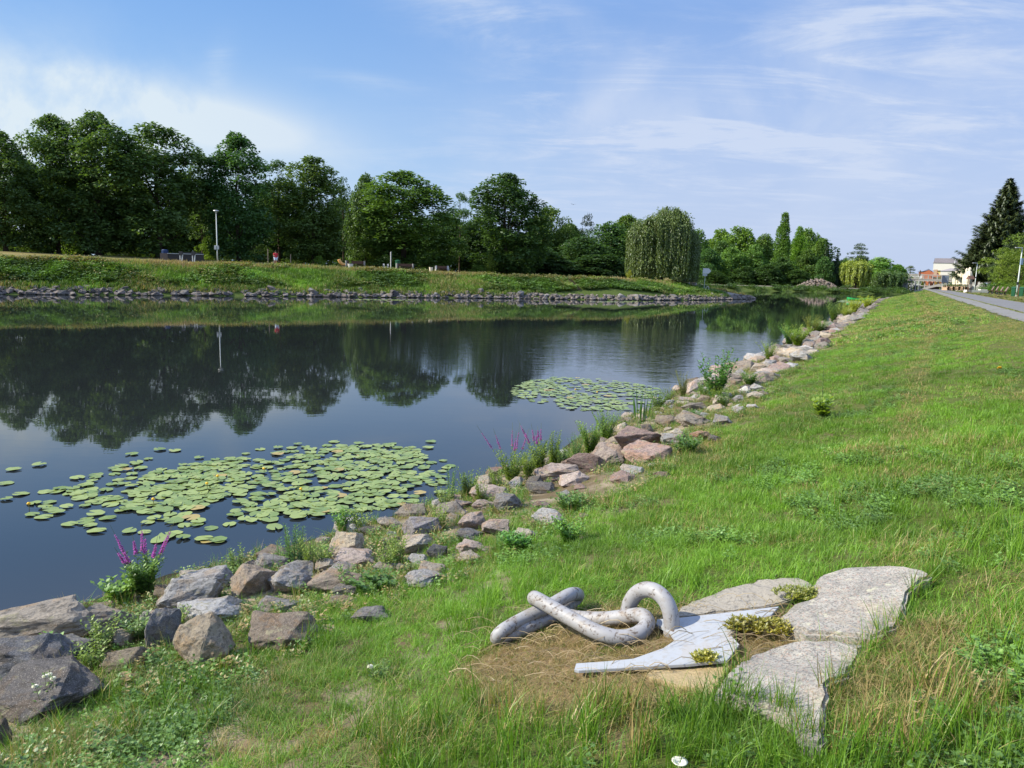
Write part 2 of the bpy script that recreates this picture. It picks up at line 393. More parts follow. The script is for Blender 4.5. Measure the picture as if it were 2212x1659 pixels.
def rough_slab(name, a, b, cdirt):
    m, t, o = newmat(name); c = coord(t); n1 = noise(t, c, 4, 6, .7, .5); n2 = noise(t, c, 40, 5, .75)
    col = mixc(t, n1, a, b); col = mixc(t, mth(t, 'MULTIPLY', maprange(t, n2, .5, .65), .6), col, cdirt)
    princ(t, o, col, .95, .1, 0, mth(t, 'ADD', n1, n2), .8, .02); return m
m_slabgrey = rough_slab('worn_grey_stone', (.25, .23, .20), (.38, .35, .30), (.10, .09, .075))
m_slabyel = rough_slab('ochre_concrete', (.36, .25, .10), (.42, .36, .25), (.20, .14, .07))
def paint():
    m, t, o = newmat('chipped_silver_paint'); c = coord(t)
    n1 = noise(t, c, 9, 6, .7, .6); n2 = noise(t, c, 38, 4, .6, .4); n3 = noise(t, c, 3, 4)
    col = mixc(t, n3, (.24, .24, .25), (.32, .32, .33))
    col = mixc(t, mth(t, 'MULTIPLY', maprange(t, n1, .46, .66), .7), col, (.20, .175, .15))
    col = mixc(t, mth(t, 'MULTIPLY', maprange(t, noise(t, c, 6, 5, .7, 1.2), .55, .68), .6), col, (.17, .115, .07))
    chip = mth(t, 'MULTIPLY', maprange(t, n2, .565, .60), maprange(t, n1, .43, .56))
    col = mixc(t, mth(t, 'MULTIPLY', chip, .9), col, (.10, .075, .06))
    rg = mixc(t, chip, (.55, .55, .55), (.9, .9, .9))
    princ(t, o, col, rg, .45, 0.0, mth(t, 'SUBTRACT', mth(t, 'MULTIPLY', n3, .4), chip), .45, .006); return m
m_paint = paint()
def platemat():
    m, t, o = newmat('grey_steel_plate'); c = coord(t); n1 = noise(t, c, 5, 6, .7, .4); n2 = noise(t, c, 30, 4, .7)
    col = mixc(t, n1, (.27, .29, .32), (.35, .37, .40)); col = mixc(t, mth(t, 'MULTIPLY', maprange(t, n2, .50, .66), .45), col, (.24, .21, .17)); col = mixc(t, mth(t, 'MULTIPLY', maprange(t, n1, .52, .62), .35), col, (.30, .26, .21))
    princ(t, o, col, .72, .4, 0, n2, .25, .004); return m
m_plate = platemat()

def groundmat():
    m, t, o = newmat('embankment_soil'); c = coord(t)
    sx = t.nodes.new('ShaderNodeSeparateXYZ'); t.links.new(c, sx.inputs[0])
    n1 = noise(t, c, .9, 6, .6, .3); n2 = noise(t, c, 9, 6, .7); n3 = noise(t, c, 60, 4, .7)
    soil = mixc(t, n2, (.070, .052, .030), (.20, .155, .095)); sand = mixc(t, n3, (.20, .16, .11), (.40, .34, .26))
    green = mixc(t, n2, (.05, .07, .018), (.12, .14, .04))
    low = maprange(t, mth(t, 'ADD', sx.outputs[2], mth(t, 'MULTIPLY', mth(t, 'SUBTRACT', n1, .5), .8)), .68, .95)
    col = mixc(t, low, mixc(t, maprange(t, n1, .42, .6), soil, sand), mixc(t, maprange(t, n1, .5, .75), green, soil))
    col = mixc(t, maprange(t, sx.outputs[2], .0, .12), (.03, .027, .02), col)
    at = t.nodes.new('ShaderNodeAttribute'); at.attribute_name = 'bare'
    col = mixc(t, at.outputs['Fac'], col, mixc(t, n3, (.10, .07, .04), (.33, .235, .13)))
    princ(t, o, col, .97, .05, 0, mth(t, 'ADD', n2, mth(t, 'MULTIPLY', n3, .5)), .8, .04); return m
m_ground = groundmat()
def farground():
    m, t, o = newmat('park_lawn'); c = coord(t); n1 = noise(t, c, .12, 5, .6, .4); n2 = noise(t, c, 1.6, 5, .7)
    at = t.nodes.new('ShaderNodeAttribute'); at.attribute_name = 'zone'
    lawn = mixc(t, maprange(t, n1, .35, .65), (.13, .125, .042), (.25, .20, .095))
    lawn = mixc(t, mth(t, 'MULTIPLY', n2, .5), lawn, (.12, .12, .04))
    bank = mixc(t, n2, (.035, .062, .014), (.10, .13, .035))
    gr = mixc(t, n2, (.17, .16, .145), (.27, .25, .225))
    sp = t.nodes.new('ShaderNodeSeparateColor'); t.links.new(at.outputs['Color'], sp.inputs[0])
    col = mixc(t, sp.outputs[0], lawn, bank); col = mixc(t, sp.outputs[1], col, gr)
    princ(t, o, col, .97, .05, 0, n2, .7, .15); return m
m_far = farground()
def asphalt(name='path_asphalt', a=(.12, .12, .122), b=(.21, .21, .212), crack=True):
    m, t, o = newmat(name); c = coord(t); n1 = noise(t, c, .7, 5, .6, .5); n2 = noise(t, c, 25, 5, .7)
    vo = t.nodes.new('ShaderNodeTexVoronoi'); vo.feature = 'DISTANCE_TO_EDGE'; vo.inputs['Scale'].default_value = .55
    wv = vmth(t, 'ADD', c, None); nz = t.nodes.new('ShaderNodeTexNoise'); nz.inputs['Scale'].default_value = 1.3; t.links.new(c, nz.inputs['Vector']); t.links.new(nz.outputs['Color'], wv.inputs[1])
    t.links.new(wv.outputs[0], vo.inputs['Vector'])
    ck = mth(t, 'LESS_THAN', vo.outputs['Distance'], .018)
    col = mixc(t, n1, a, b); col = mixc(t, mth(t, 'MULTIPLY', n2, .3), col, (.09, .09, .09)); col = mixc(t, mth(t, 'MULTIPLY', ck, .7), col, (.10, .09, .05))
    princ(t, o, col, .9, .25, 0, n2, .4, .01); return m
m_asphalt = asphalt(); m_strip = asphalt('old_paving', (.17, .165, .155), (.24, .235, .22))
def water():
    m, t, o = newmat('river_water'); c = coord(t)
    mp = t.nodes.new('ShaderNodeMapping'); t.links.new(c, mp.inputs[0]); mp.inputs['Rotation'].default_value = (0, 0, radians(20)); mp.inputs['Scale'].default_value = (.45, 1.6, 1)
    r1 = noise(t, mp.outputs[0], 2.2, 3, .55, .3); r2 = noise(t, mp.outputs[0], .6, 2, .5); r3 = noise(t, mp.outputs[0], 7.0, 2, .5)
    pt = maprange(t, noise(t, c, .045, 3, .5, .6), .50, .68)
    # breeze ripples lie in the middle of the reach, calm water elsewhere
    p2 = vmth(t, 'SUBTRACT', c, (9.5, 36., 0.)); mp2 = t.nodes.new('ShaderNodeMapping'); t.links.new(p2.outputs[0], mp2.inputs[0]); mp2.inputs['Rotation'].default_value = (0, 0, radians(-5)); mp2.inputs['Scale'].default_value = (1/17., 1/14., 1)
    ln = vmth(t, 'LENGTH', mp2.outputs[0]).outputs['Value']; pool = maprange(t, ln, 1.15, .45)
    amp = mth(t, 'ADD', mth(t, 'MULTIPLY', pool, .010), mth(t, 'MULTIPLY_ADD', pt, .0012, .0006))
    h = mth(t, 'ADD', mth(t, 'MULTIPLY', r1, 1.), mth(t, 'ADD', mth(t, 'MULTIPLY', r2, .6), mth(t, 'MULTIPLY', r3, .05)))
    h = mth(t, 'MULTIPLY', h, amp)
    n2 = noise(t, c, .3, 4)
    p = princ(t, o, mixc(t, n2, (.014, .018, .019), (.017, .021, .022)), .015, .5, 0)
    p.inputs['IOR'].default_value = 1.5; p.inputs['Roughness'].default_value = .012
    b = t.nodes.new('ShaderNodeBump'); b.inputs['Strength'].default_value = 1.0; b.inputs['Distance'].default_value = 1.0
    t.links.new(h, b.inputs['Height']); t.links.new(b.outputs[0], p.inputs['Normal'])
    return m
m_water = water()

# ------------------------------------------------------------ ground, water, path
def gridmesh(name, X, Y, Z, mat, smooth=True):
    a, b = X.shape; V = np.stack([X, Y, Z], -1).reshape(-1, 3); I = np.arange(a*b).reshape(a, b)
    Q = np.stack([I[:-1, :-1], I[1:, :-1], I[1:, 1:], I[:-1, 1:]], -1).reshape(-1, 4)
    me = bpy.data.meshes.new(name); me.vertices.add(len(V)); me.vertices.foreach_set('co', V.astype(np.float32).ravel())
    me.loops.add(Q.size); me.loops.foreach_set('vertex_index', Q.astype(np.int32).ravel())
    me.polygons.add(len(Q)); me.polygons.foreach_set('loop_start', np.arange(0, Q.size, 4, dtype=np.int32)); me.polygons.foreach_set('loop_total', np.full(len(Q), 4, dtype=np.int32))
    me.update(calc_edges=True)
    if smooth: me.polygons.foreach_set('use_smooth', [True]*len(Q))
    return link(name, me, mat)
us_ = np.concatenate([np.linspace(-14, -8, 6), np.arange(-7.8, 4.0, .1), np.linspace(4.2, 9, 12), np.linspace(10, 60, 20), [90, 160, 400, 900]])
vs_ = np.concatenate([np.linspace(-60, -4, 16), np.arange(-3.8, 16, .12), 16*np.power(420/16, np.linspace(0, 1, 170)), [600, 900, 1500]])
UU, VV = np.meshgrid(us_, vs_, indexing='ij')
ZZ = h_near(UU, VV)
ZZ = np.where(UU > 3.3, np.minimum(ZZ, 2.235), ZZ)
ZZ = np.where(UU > 9.5, 2.25+(vnoise(UU, VV, 3)-.5)*.12, ZZ)
XX, YY = uv2xy(UU, VV)
g_near = tag(gridmesh('ground', XX, YY, ZZ, m_ground), kind='structure')
xs_ = np.concatenate([np.linspace(-620, -110, 40), np.arange(-106, 160, 1.6), np.linspace(164, 260, 30)])
ys_ = np.concatenate([np.linspace(-120, 20, 40), np.arange(24, 250, 1.6), np.linspace(256, 620, 60)])
XX, YY = np.meshgrid(xs_, ys_, indexing='ij'); ZZ = h_far(XX, YY)
g_far = tag(gridmesh('park_terrain', XX, YY, ZZ, m_far), kind='structure')
sa = sdist(XX, YY, POLY_A); sb = sdist(XX, YY, POLY_B); s_ = (XX-L0[0])*LD[0]+(YY-L0[1])*LD[1]
zone = np.zeros(XX.shape+(4,), np.float32); zone[..., 3] = 1
zone[..., 0] = ((np.clip(1-(sa-6.5)/2, 0, 1))*(sa > -1)+(sb < 14)*(sb > -2)*(sa < 0)).clip(0, 1)
zone[..., 1] = np.clip((s_-93-(vnoise(XX, YY, 3)-.5)*4)/3, 0, 1)*(sa > -1)*(s_ < 140)+np.clip((sb-5)/2, 0, 1)*(sb < 14)*(sa < 0)
ca = g_far.data.color_attributes.new('zone', 'FLOAT_COLOR', 'POINT'); ca.data.foreach_set('color', zone.reshape(-1))
w = mk('water', [(-800, -300, 0), (500, -300, 0), (500, 700, 0), (-800, 700, 0)], [(0, 1, 2, 3)], m_water); tag(w, kind='structure')
gb = mk('ground_plain', [(-4000, -4000, -1.4), (4000, -4000, -1.4), (4000, 4000, -1.4), (-4000, 4000, -1.4)], [(0, 1, 2, 3)], m_far); tag(gb, kind='structure')
# promenade: worn paving strip and asphalt, sheets following the embankment
def strip(name, uL, uR, v0, v1, z, mat, wob=.08, step=.6):
    vs = np.concatenate([np.arange(v0, 60, step), np.arange(60, v1+3, 3.)]); n = 7
    V = []; Fc = []
    for i, v in enumerate(vs):
        a = uL+(vnoise(v, 3, .9, 5)-.5)*wob*2; b = uR+(vnoise(v, 9, .9, 6)-.5)*wob*2
        for k in range(n):
            u = a+(b-a)*k/(n-1); x, y = uv2xy(u, v); V.append((float(x), float(y), z))
    for i in range(len(vs)-1):
        for k in range(n-1): Fc.append((i*n+k, i*n+k+1, (i+1)*n+k+1, (i+1)*n+k))
    return tag(mk(name, V, Fc, mat), kind='structure')
strip('path', 4.75, 7.5, -10, 190, 2.262, m_asphalt, .10)
strip('pavement', 3.45, 4.60, -10, 190, 2.256, m_strip, .12)
# ------------------------------------------------------------ rocks
def rock_mesh(seed, n=11, rough=.05, cuts=2, flat=.72):
    r = random.Random(seed); bm = bmesh.new()
    for i in range(n):
        z = 1-2*(i+.5)/n; a = i*2.399963+r.uniform(-.5, .5); q = sqrt(max(0, 1-z*z))
        p = Vector((q*cos(a), q*sin(a), z)); k = 1/max(abs(p.x)**3+abs(p.y)**3+abs(p.z)**3, .01)**(1/3)
        p = p*(k*r.uniform(.66, 1.0)); bm.verts.new((p.x*.52, p.y*.52, p.z*.52))
    h = bmesh.ops.convex_hull(bm, input=bm.verts)
    bmesh.ops.delete(bm, geom=[e for e in bm.verts if not e.link_faces], context='VERTS')
    try: bmesh.ops.dissolve_limit(bm, angle_limit=radians(13), verts=bm.verts, edges=bm.edges)
    except Exception: pass
    bmesh.ops.bevel(bm, geom=list(bm.edges), offset=.014, segments=1, affect='EDGES', profile=.6, clamp_overlap=True)
    bmesh.ops.triangulate(bm, faces=bm.faces)
    for c in range(cuts): bmesh.ops.subdivide_edges(bm, edges=[e for e in bm.edges if e.calc_length() > .07], cuts=1); bmesh.ops.triangulate(bm, faces=bm.faces)
    from mathutils import noise as mn
    o = Vector((seed*3.1, seed*1.7, 0))
    for v in bm.verts:
        d = mn.noise(v.co*3.2+o)*rough*.7+mn.noise(v.co*8+o)*rough*.6+mn.noise(v.co*22+o)*rough*.3
        v.co += v.co.normalized()*d
    xs = [v.co.x for v in bm.verts]; ys = [v.co.y for v in bm.verts]; zs = [v.co.z for v in bm.verts]
    for v in bm.verts:
        v.co.x = (v.co.x-min(xs))/(max(xs)-min(xs))-.5; v.co.y = (v.co.y-min(ys))/(max(ys)-min(ys))-.5; v.co.z = (v.co.z-min(zs))/(max(zs)-min(zs))-.5
    me = bpy.data.meshes.new('boulder'); bm.to_mesh(me); bm.free(); me.materials.append(m_rock); return me
ROCKCOL = dict(tan=(.40, .335, .25), grey=(.34, .325, .31), white=(.46, .45, .43), brown=(.27, .20, .13), pink=(.38, .285, .23), slate=(.16, .165, .18),
               dark=(.15, .135, .125), purple=(.26, .235, .25), rust=(.30, .15, .07), gold=(.42, .33, .20), red=(.36, .225, .18))
for k_ in ROCKCOL:
    c_ = ROCKCOL[k_]; g_ = sum(c_)/3; ROCKCOL[k_] = tuple((g_+(x-g_)*.68)*.90 for x in c_)
rocks_xy = []
def rock(me, x, y, zb, w, d, h, rz, col, label, group=None, tilt=(0, 0)):
    o = bpy.data.objects.new('boulder', me); COL.objects.link(o)
    o.location = (x, y, zb+h/2); o.scale = (w, d, h); o.rotation_euler = (tilt[0], tilt[1], rz)
    k = random.uniform(.9, 1.1); o.color = (col[0]*k, col[1]*k, col[2]*k, 1)
    tag(o, label, 'boulder', group); rocks_xy.append((x, y, max(w, d)/2)); return o
def rock_px(x0, y0, x1, y1, col, label, seed, tilt=(0, 0), rz=None, dep=.8, sub=.18):
    """stone filling the photo box x0..x1, y0..y1 (reading grid), resting on the bank"""
    cx = (x0+x1)/2; by = y1-.10*(y1-y0); p = hit(cx, by, 0.0)
    if p[2] < 0: p = atz(cx, by, -.02)
    dist = float(np.linalg.norm(p-np.array([0, 0, CAM_Z]))); th = math.asin((CAM_Z-p[2])/dist)
    w = (x1-x0)*dist/F_PX*1.06; d = w*dep; hh = (y1-y0)*dist/F_PX
    h = max((hh-d*sin(th)*.60)/cos(th), .36*w); base = p[2]
    dd = ray(cx, by)[:2]; dd = dd/np.linalg.norm(dd); q = p[:2]+dd*d*.40
    base = min(base, float(hz_near_xy(q[0], q[1]))); s = h*sub
    az = -atan2(dd[0], dd[1])
    rock(rock_mesh(seed, n=random.choice([8, 9, 10, 11]), rough=.06, cuts=3), q[0], q[1], base-s, w, d, h+s, az+(rz if rz is not None else random.choice([0, pi])), ROCKCOL[col], label, 'riprap stones on the near shore', tilt)
Z7 = (.392, 0, 1138.5); Z2 = (.245, 759, 1003); Z6 = (.392, 921.7, 704.8); Z8 = (.2206, 1409.6, 650.6)
RL = [
 (Z7, -60, 510, 405, 700, 'tan', 'large flat-topped tan boulder at the water in the left corner', .7),
 (Z7, -70, 655, 325, 925, 'slate', 'large dark slate-blue layered boulder at the left edge', .9),
 (Z7, 40, 810, 490, 1085, 'dark', 'big dark grey jagged boulder with brown face, lowest big stone at left', .9),
 (Z7, 290, 610, 510, 760, 'grey', 'grey stone squeezed between the flat tan boulder and dry weeds', .8),
 (Z7, 455, 440, 712, 615, 'tan', 'slanting tan stone just below the nearest purple loosestrife', .8),
 (Z7, 520, 425, 620, 490, 'brown', 'small dark brown stone behind the slanting tan stone', .8),
 (Z7, 735, 485, 900, 640, 'grey', 'grey rounded stone right of the slanting tan stone', .8),
 (Z7, 830, 490, 985, 705, 'slate', 'blue-grey wedge stone leaning beside the golden pyramid stone', .6),
 (Z7, 590, 680, 790, 815, 'gold', 'small golden-grey stone in dry grass left of the pyramid stone', .8),
 (Z7, 630, 580, 750, 670, 'tan', 'low broken tan stone among weeds behind the golden-grey stone', .8),
 (Z7, 1000, 535, 1265, 810, 'gold', 'upright pyramid-shaped golden stone', .9),
 (Z7, 1020, 430, 1325, 570, 'white', 'pale rounded granite stone right behind the pyramid stone', .75),
 (Z7, 905, 290, 1205, 505, 'white', 'large speckled grey granite boulder with brown lower face', .8),
 (Z7, 972, 225, 1285, 385, 'grey', 'broad grey boulder at the water behind the speckled one', .6),
 (Z7, 862, 330, 960, 430, 'brown', 'small brown stone at left of the speckled granite boulder', .8),
 (Z7, 1293, 225, 1515, 405, 'brown', 'square brown block with flat lit top', .8),
 (Z7, 1490, 235, 1712, 392, 'grey', 'smooth pale grey stone right of the square brown block', .8),
 (Z7, 1343, 190, 1425, 265, 'pink', 'small pointed stone sticking up behind the square brown block', .8),
 (Z7, 1425, 105, 1592, 205, 'brown', 'knobbly brown stone at the water beside the tall fleabane', .8),
 (Z7, 1420, 182, 1622, 250, 'grey', 'flat grey stone behind the smooth pale grey one', .7),
 (Z7, 1712, 250, 1978, 395, 'brown', 'big brown stone with an overhanging top', .7),
 (Z7, 1745, 178, 1870, 265, 'tan', 'tan stone wrapped in dry grass', .8),
 (Z7, 1820, 45, 1998, 190, 'gold', 'steep golden stone with a sharp ridge at the water', .8),
 (Z7, 1850, 150, 2062, 245, 'pink', 'pinkish smooth stone below the steep golden one', .8),
 (Z7, 1835, 305, 2015, 400, 'grey', 'thin grey slab tilted up toward the right', .6),
 (Z7, 1805, 385, 1955, 450, 'brown', 'thin brown slab under the tilted grey slab', .6),
 (Z7, 1405, 475, 1750, 715, 'brown', 'wide flat grey-brown slab lying in the grass', 1.0),
 (Z7, 1945, 470, 2130, 540, 'grey', 'low flat grey stone half sunk in the grass', .9),
 (Z7, -40, 1110, 45, 1240, 'brown', 'brown stone cut off by the frame at bottom left', .8),
 (Z7, 1440, 445, 1640, 490, 'grey', 'low grey stone buried in dry grass', .7),
 (Z7, 1975, 0, 2100, 58, 'dark', 'dark thin stone jutting over the water', .6),
 (Z2, 240, 480, 455, 580, 'tan', 'tan wedge stone at the end of the lily patch', .7),
 (Z2, 455, 462, 790, 670, 'purple', 'large purple-grey flat-faced boulder', .6),
 (Z2, 443, 625, 738, 800, 'tan', 'tan rough stone just below the purple-grey boulder', .8),
 (Z2, 668, 715, 838, 855, 'slate', 'dark blue-grey stone below the rough tan one', .8),
 (Z2, 500, 790, 682, 905, 'white', 'small pale grey humped stone beside the dark blue-grey one', .8),
 (Z2, 585, 880, 822, 1035, 'tan', 'tan stone with ridged top standing at the grass edge', .8),
 (Z2, 480, 1035, 805, 1105, 'grey', 'flat grey stone in front of the ridged tan stone', .8),
 (Z2, 185, 862, 402, 965, 'grey', 'mottled grey stone among weeds near the thin tilted slab', .8),
 (Z2, 388, 875, 522, 965, 'tan', 'squat tan stone between mottled grey and humped stones', .8),
 (Z2, 930, 700, 1165, 800, 'pink', 'pink-tan cracked stone in the weeds', .8),
 (Z2, 1150, 725, 1275, 800, 'tan', 'low tan stone joined to the cracked pink-tan one', .8),
 (Z2, 930, 805, 1145, 885, 'pink', 'flat pinkish slab sunk below the cracked stone', .9),
 (Z2, 920, 590, 1155, 690, 'slate', 'flat blue-grey stone left of the round brown one', .8),
 (Z2, 1150, 485, 1388, 645, 'pink', 'round-topped pink-brown stone with dark underside', .8),
 (Z2, 945, 410, 1182, 595, 'pink', 'upright pinkish block with dark cracks', .8),
 (Z2, 830, 425, 965, 535, 'tan', 'narrow tan stone leaning against the pinkish block', .8),
 (Z2, 1258, 255, 1512, 435, 'grey', 'peaked grey stone with a dark shaded right side', .8),
 (Z2, 1040, 165, 1392, 335, 'pink', 'big pink-brown boulder sloping down to the water', .8),
 (Z2, 900, 320, 1062, 395, 'pink', 'small pinkish stone left of the sloping boulder', .8),
 (Z2, 1065, 325, 1285, 405, 'pink', 'flat pinkish stone in front of the sloping boulder', .7),
 (Z2, 1600, 325, 1755, 405, 'pink', 'pale pink stone in the sandy gap', .8),
 (Z2, 1588, 420, 1905, 560, 'white', 'long pale granite stone at the edge of the grass', .6),
 (Z2, 1420, 575, 1640, 695, 'tan', 'narrow tan slab lying diagonally in the grass', .5),
 (Z2, 1528, 105, 1685, 240, 'dark', 'black-brown stone tucked under the long flat pinkish one', .7),
 (Z2, 1540, 178, 1805, 275, 'dark', 'dark grey stone in front of the black-brown one', .8),
 (Z2, 1618, 20, 2025, 170, 'pink', 'long flat-topped pinkish grey boulder', .6),
 (Z2, 1850, -5, 2290, 85, 'red', 'long reddish plank-like stone', .3),
 (Z2, 1990, 430, 2115, 495, 'pink', 'small pink stone at the right end of the long pale granite', .8),
 (Z6, 905, 645, 1088, 790, 'pink', 'big rounded pinkish boulder left of the red-brown block', .8),
 (Z6, 1040, 560, 1352, 705, 'red', 'biggest red-brown angular block', .6),
 (Z6, 1283, 595, 1452, 668, 'white', 'light grey wedge stone right of the red-brown block', .7),
 (Z6, 1080, 668, 1382, 770, 'red', 'wide flat reddish slab in front of the red-brown block', .7),
 (Z6, 1065, 765, 1197, 828, 'white', 'small whitish stone in dry grass', .8),
 (Z6, 1262, 487, 1400, 562, 'brown', 'brown blocky stone behind the red-brown block', .7),
 (Z6, 1370, 485, 1562, 560, 'tan', 'broad tan stone with yellow flowers before it', .6),
 (Z6, 1405, 420, 1552, 485, 'tan', 'smooth tan stone by the tall shoreline bush', .7),
 (Z6, 1580, 495, 1682, 550, 'grey', 'square grey-tan block at the grass edge', .8),
 (Z6, 1450, 580, 1562, 645, 'rust', 'rusty orange-brown stone in the grass', .8),
 (Z6, 1553, 600, 1618, 645, 'dark', 'small dark stone beside the rusty one', .8),
 (Z6, 1250, 800, 1338, 845, 'brown', 'small brown stone in grass below the reddish slab', .8),
 (Z6, 1473, 473, 1560, 510, 'white', 'small pale stone resting on the broad tan stone', .8),
 (Z6, 740, 740, 850, 790, 'brown', 'brown stone under the loosestrife at the water', .8),
 (Z8, 590, 930, 742, 1030, 'tan', 'tan stone right below the shoreline bush', .8),
 (Z8, 778, 925, 892, 1005, 'grey', 'grey pointed stone below the shoreline bush', .8),
 (Z8, 930, 905, 1092, 965, 'tan', 'flat tan stone at the grass edge near the bush', .8),
 (Z8, 960, 828, 1135, 892, 'white', 'pale flat stone inland of the bush', .8),
 (Z8, 920, 1010, 1030, 1060, 'white', 'pale stone alone in the grass', .8),
 (Z8, 780, 1030, 905, 1105, 'grey', 'cracked grey stone sunk in the weeds', .9),
 (Z8, 860, 820, 980, 880, 'dark', 'dark stone stacked beside the bush', .8),
 (Z8, 720, 775, 885, 830, 'brown', 'brown stone at the water right of the bush', .7),
 (Z8, 975, 725, 1225, 795, 'grey', 'broad grey slab above the water', .6),
]
for i, (z, a, b, c, d, col, lab, dep) in enumerate(RL):
    s, ox, oy = z; rock_px(ox+a*s, oy+b*s, ox+c*s, oy+d*s, col, lab, 100+i, dep=dep, tilt=(random.uniform(-.12, .12), random.uniform(-.12, .12)))
hand = list(rocks_xy)
# the rest of the near riprap, stone by stone, receding along the shore
protos = [rock_mesh(500+i, rough=.05, cuts=2) for i in range(10)]; fars = [rock_mesh(700+i, n=9, rough=.05, cuts=1) for i in range(8)]
cols = ['tan', 'tan', 'pink', 'pink', 'grey', 'grey', 'white', 'brown', 'red', 'gold']
def scatter_rocks(v0, v1, n, u0_, u1_, s0, s1, label, group, pr, mind=.75, lift=0.):
    k = 0; tries = 0
    while k < n and tries < n*30:
        tries += 1; v = v0+(v1-v0)*random.random(); u = float(shore_u(v))+random.uniform(u0_, u1_); x, y = uv2xy(u, v); x = float(x); y = float(y)
        w = random.uniform(s0, s1)*(1.25 if random.random() < .15 else 1)
        if any((x-a)**2+(y-b)**2 < ((w/2+r)*mind)**2 for a, b, r in rocks_xy): continue
        d = w*random.uniform(.55, .95); h = w*random.uniform(.32, .6); z = float(h_near(u, v))
        rock(random.choice(pr), x, y, max(z, -.12)-h*.35+lift, w, d, h, random.uniform(0, 6.28), ROCKCOL[random.choice(cols)], label, group, (random.uniform(-.3, .3), random.uniform(-.3, .3))); k += 1
NL = 'weathered riprap stone among many on the near shore receding toward the bridge'
scatter_rocks(21, 34, 60, .1, 3.0, .5, 1.15, NL, 'riprap stones receding along the near shore', protos)
scatter_rocks(34, 66, 48, .1, 2.7, .6, 1.3, NL, 'riprap stones receding along the near shore', fars)
scatter_rocks(2.5, 21, 84, .2, 3.1, .20, .48, 'small or middle-sized stone wedged between the big boulders of the near shore', 'small stones between the boulders', protos, .82)
# far waterline
def far_pt(s, off):
    P = [np.array(p, float) for p in POLY_A[1:7]]; 
    for a, b in zip(P[:-1], P[1:]):
        L = np.linalg.norm(b-a)
        if s <= L or b is P[-1]:
            e = (b-a)/L; n = np.array([-e[1], e[0]]); return a+e*s+n*off
        s -= L
FL = 'angular grey riprap stone in the row along the far waterline'
tot = sum(np.linalg.norm(np.array(b)-np.array(a)) for a, b in zip(POLY_A[1:6], POLY_A[2:7]))
for i in range(24):
    s = -4+(tot+3)*i/23+random.uniform(-2, 2); q = far_pt(s, random.uniform(.1, 1.5)); w = random.uniform(.7, 1.35)
    z = max(float(h_far(q[0], q[1])), 0)
    k = random.uniform(.38, .58)
    o = rock(random.choice(fars), q[0], q[1], z-.15, w, w*random.uniform(.6, .9), w*random.uniform(.4, .65), random.uniform(0, 6), tuple(c*k for c in ROCKCOL[random.choice(['grey', 'grey', 'purple', 'pink', 'white'])]), FL, 'riprap stones along the far waterline', (random.uniform(-.5, .5), random.uniform(-.5, .5)))
Vb = []; 
bases = [np.array([v.co[:] for v in m.vertices]) for m in fars]; tris = [[tuple(p.vertices) for p in m.polygons] for m in fars]
mb = MB()
for i in range(1150):
    s = -8+(tot+8)*random.random(); q = far_pt(s, random.uniform(-.1, 1.25)); w = random.uniform(.30, .95)*(1.25 if random.random() < .12 else 1); j = random.randrange(8)
    if vnoise(s, 0, 3.2, 88) < .22: continue
    z = max(float(h_far(q[0], q[1])), 0); R = Matrix.Rotation(random.uniform(0, 6), 3, 'Z') @ Matrix.Rotation(random.uniform(-.6, .6), 3, 'X')
    A = np.array(R) @ np.diag([w, w*.8, w*.5]); mb.add(bases[j] @ A.T + np.array([q[0], q[1], z+.04]), tris[j])
for i in range(190):
    v = random.uniform(66, 150) if i > 40 else random.uniform(34, 66); u = float(shore_u(v))+random.uniform(.1, 2.6); x, y = uv2xy(u, v); w = random.uniform(.5, 1.2); j = random.randrange(8)
    R = Matrix.Rotation(random.uniform(0, 6), 3, 'Z') @ Matrix.Rotation(random.uniform(-.3, .3), 3, 'X'); A = np.array(R) @ np.diag([w, w*.8, w*.45]); mb.add(bases[j] @ A.T+np.array([x, y, float(h_near(u, v))+.05]), tris[j])
o = mb.build('riprap_stones', m_rock); o.color = (.155, .138, .128, 1); tag(o, 'small stones filling out the riprap along the far waterline and the distant near shore', 'stones', kind='stuff')

# ------------------------------------------------------------ chain, plate and slabs
Z8c = (.4902, 976, 1165.6)
def zc(x, y): return 976+.4902*x, 1165.6+.4902*y
def C3(x, y, h): return hit(*zc(x, y), h)
root = empty('mooring_chain', C3(640, 430, 0)); bpy.context.view_layer.update()
tag(root, 'chipped silver-painted giant chain of thick links on dry straw', 'chain')
def local(o, par): o.parent = par; o.matrix_parent_inverse = par.matrix_world.inverted(); return o
Lp, Rp = C3(770, 372, 0), C3(968, 418, 0)
ax = Rp-Lp; mid = (Lp+Rp)/2; half = np.linalg.norm(ax)/2; axn = ax/(2*half); P = []
RT = .050
for k in range(41):
    t = k/40; a = pi*(1-t)
    hw = half*(1.0 if sin(a) > 0 else 1)
    P.append(mid+axn*hw*cos(a)*(1-.10*sin(a)) + np.array([.0, .03, 1])*(.262*sin(a)**.62))
P = [P[0]+np.array([0, 0, -.06])]+P+[P[-1]+np.array([0, 0, -.06])]
mbr = MB().tube(spline(P[::2], 4), RT, 24); ringo = mbr.build('ring', m_paint, None, True); local(ringo, root)
mbw = MB()
wp = C3(1000, 418, .02); mbw.lathe(wp-np.array([.0, 0, 0]), [(.06, -.01), (.058, .02), (.045, .028)], 14)
local(mbw.build('weld_collar', simple('rusty_weld', (.12, .09, .07), .9)), root)
A2 = [(368, 258, .24), (520, 345, .165), (640, 408, .105), (735, 432, .06), (815, 418, .05), (862, 372, .075), (838, 335, .10), (770, 340, .08), (670, 350, .06), (560, 345, .05), (470, 322, .05), (400, 290, .09)]
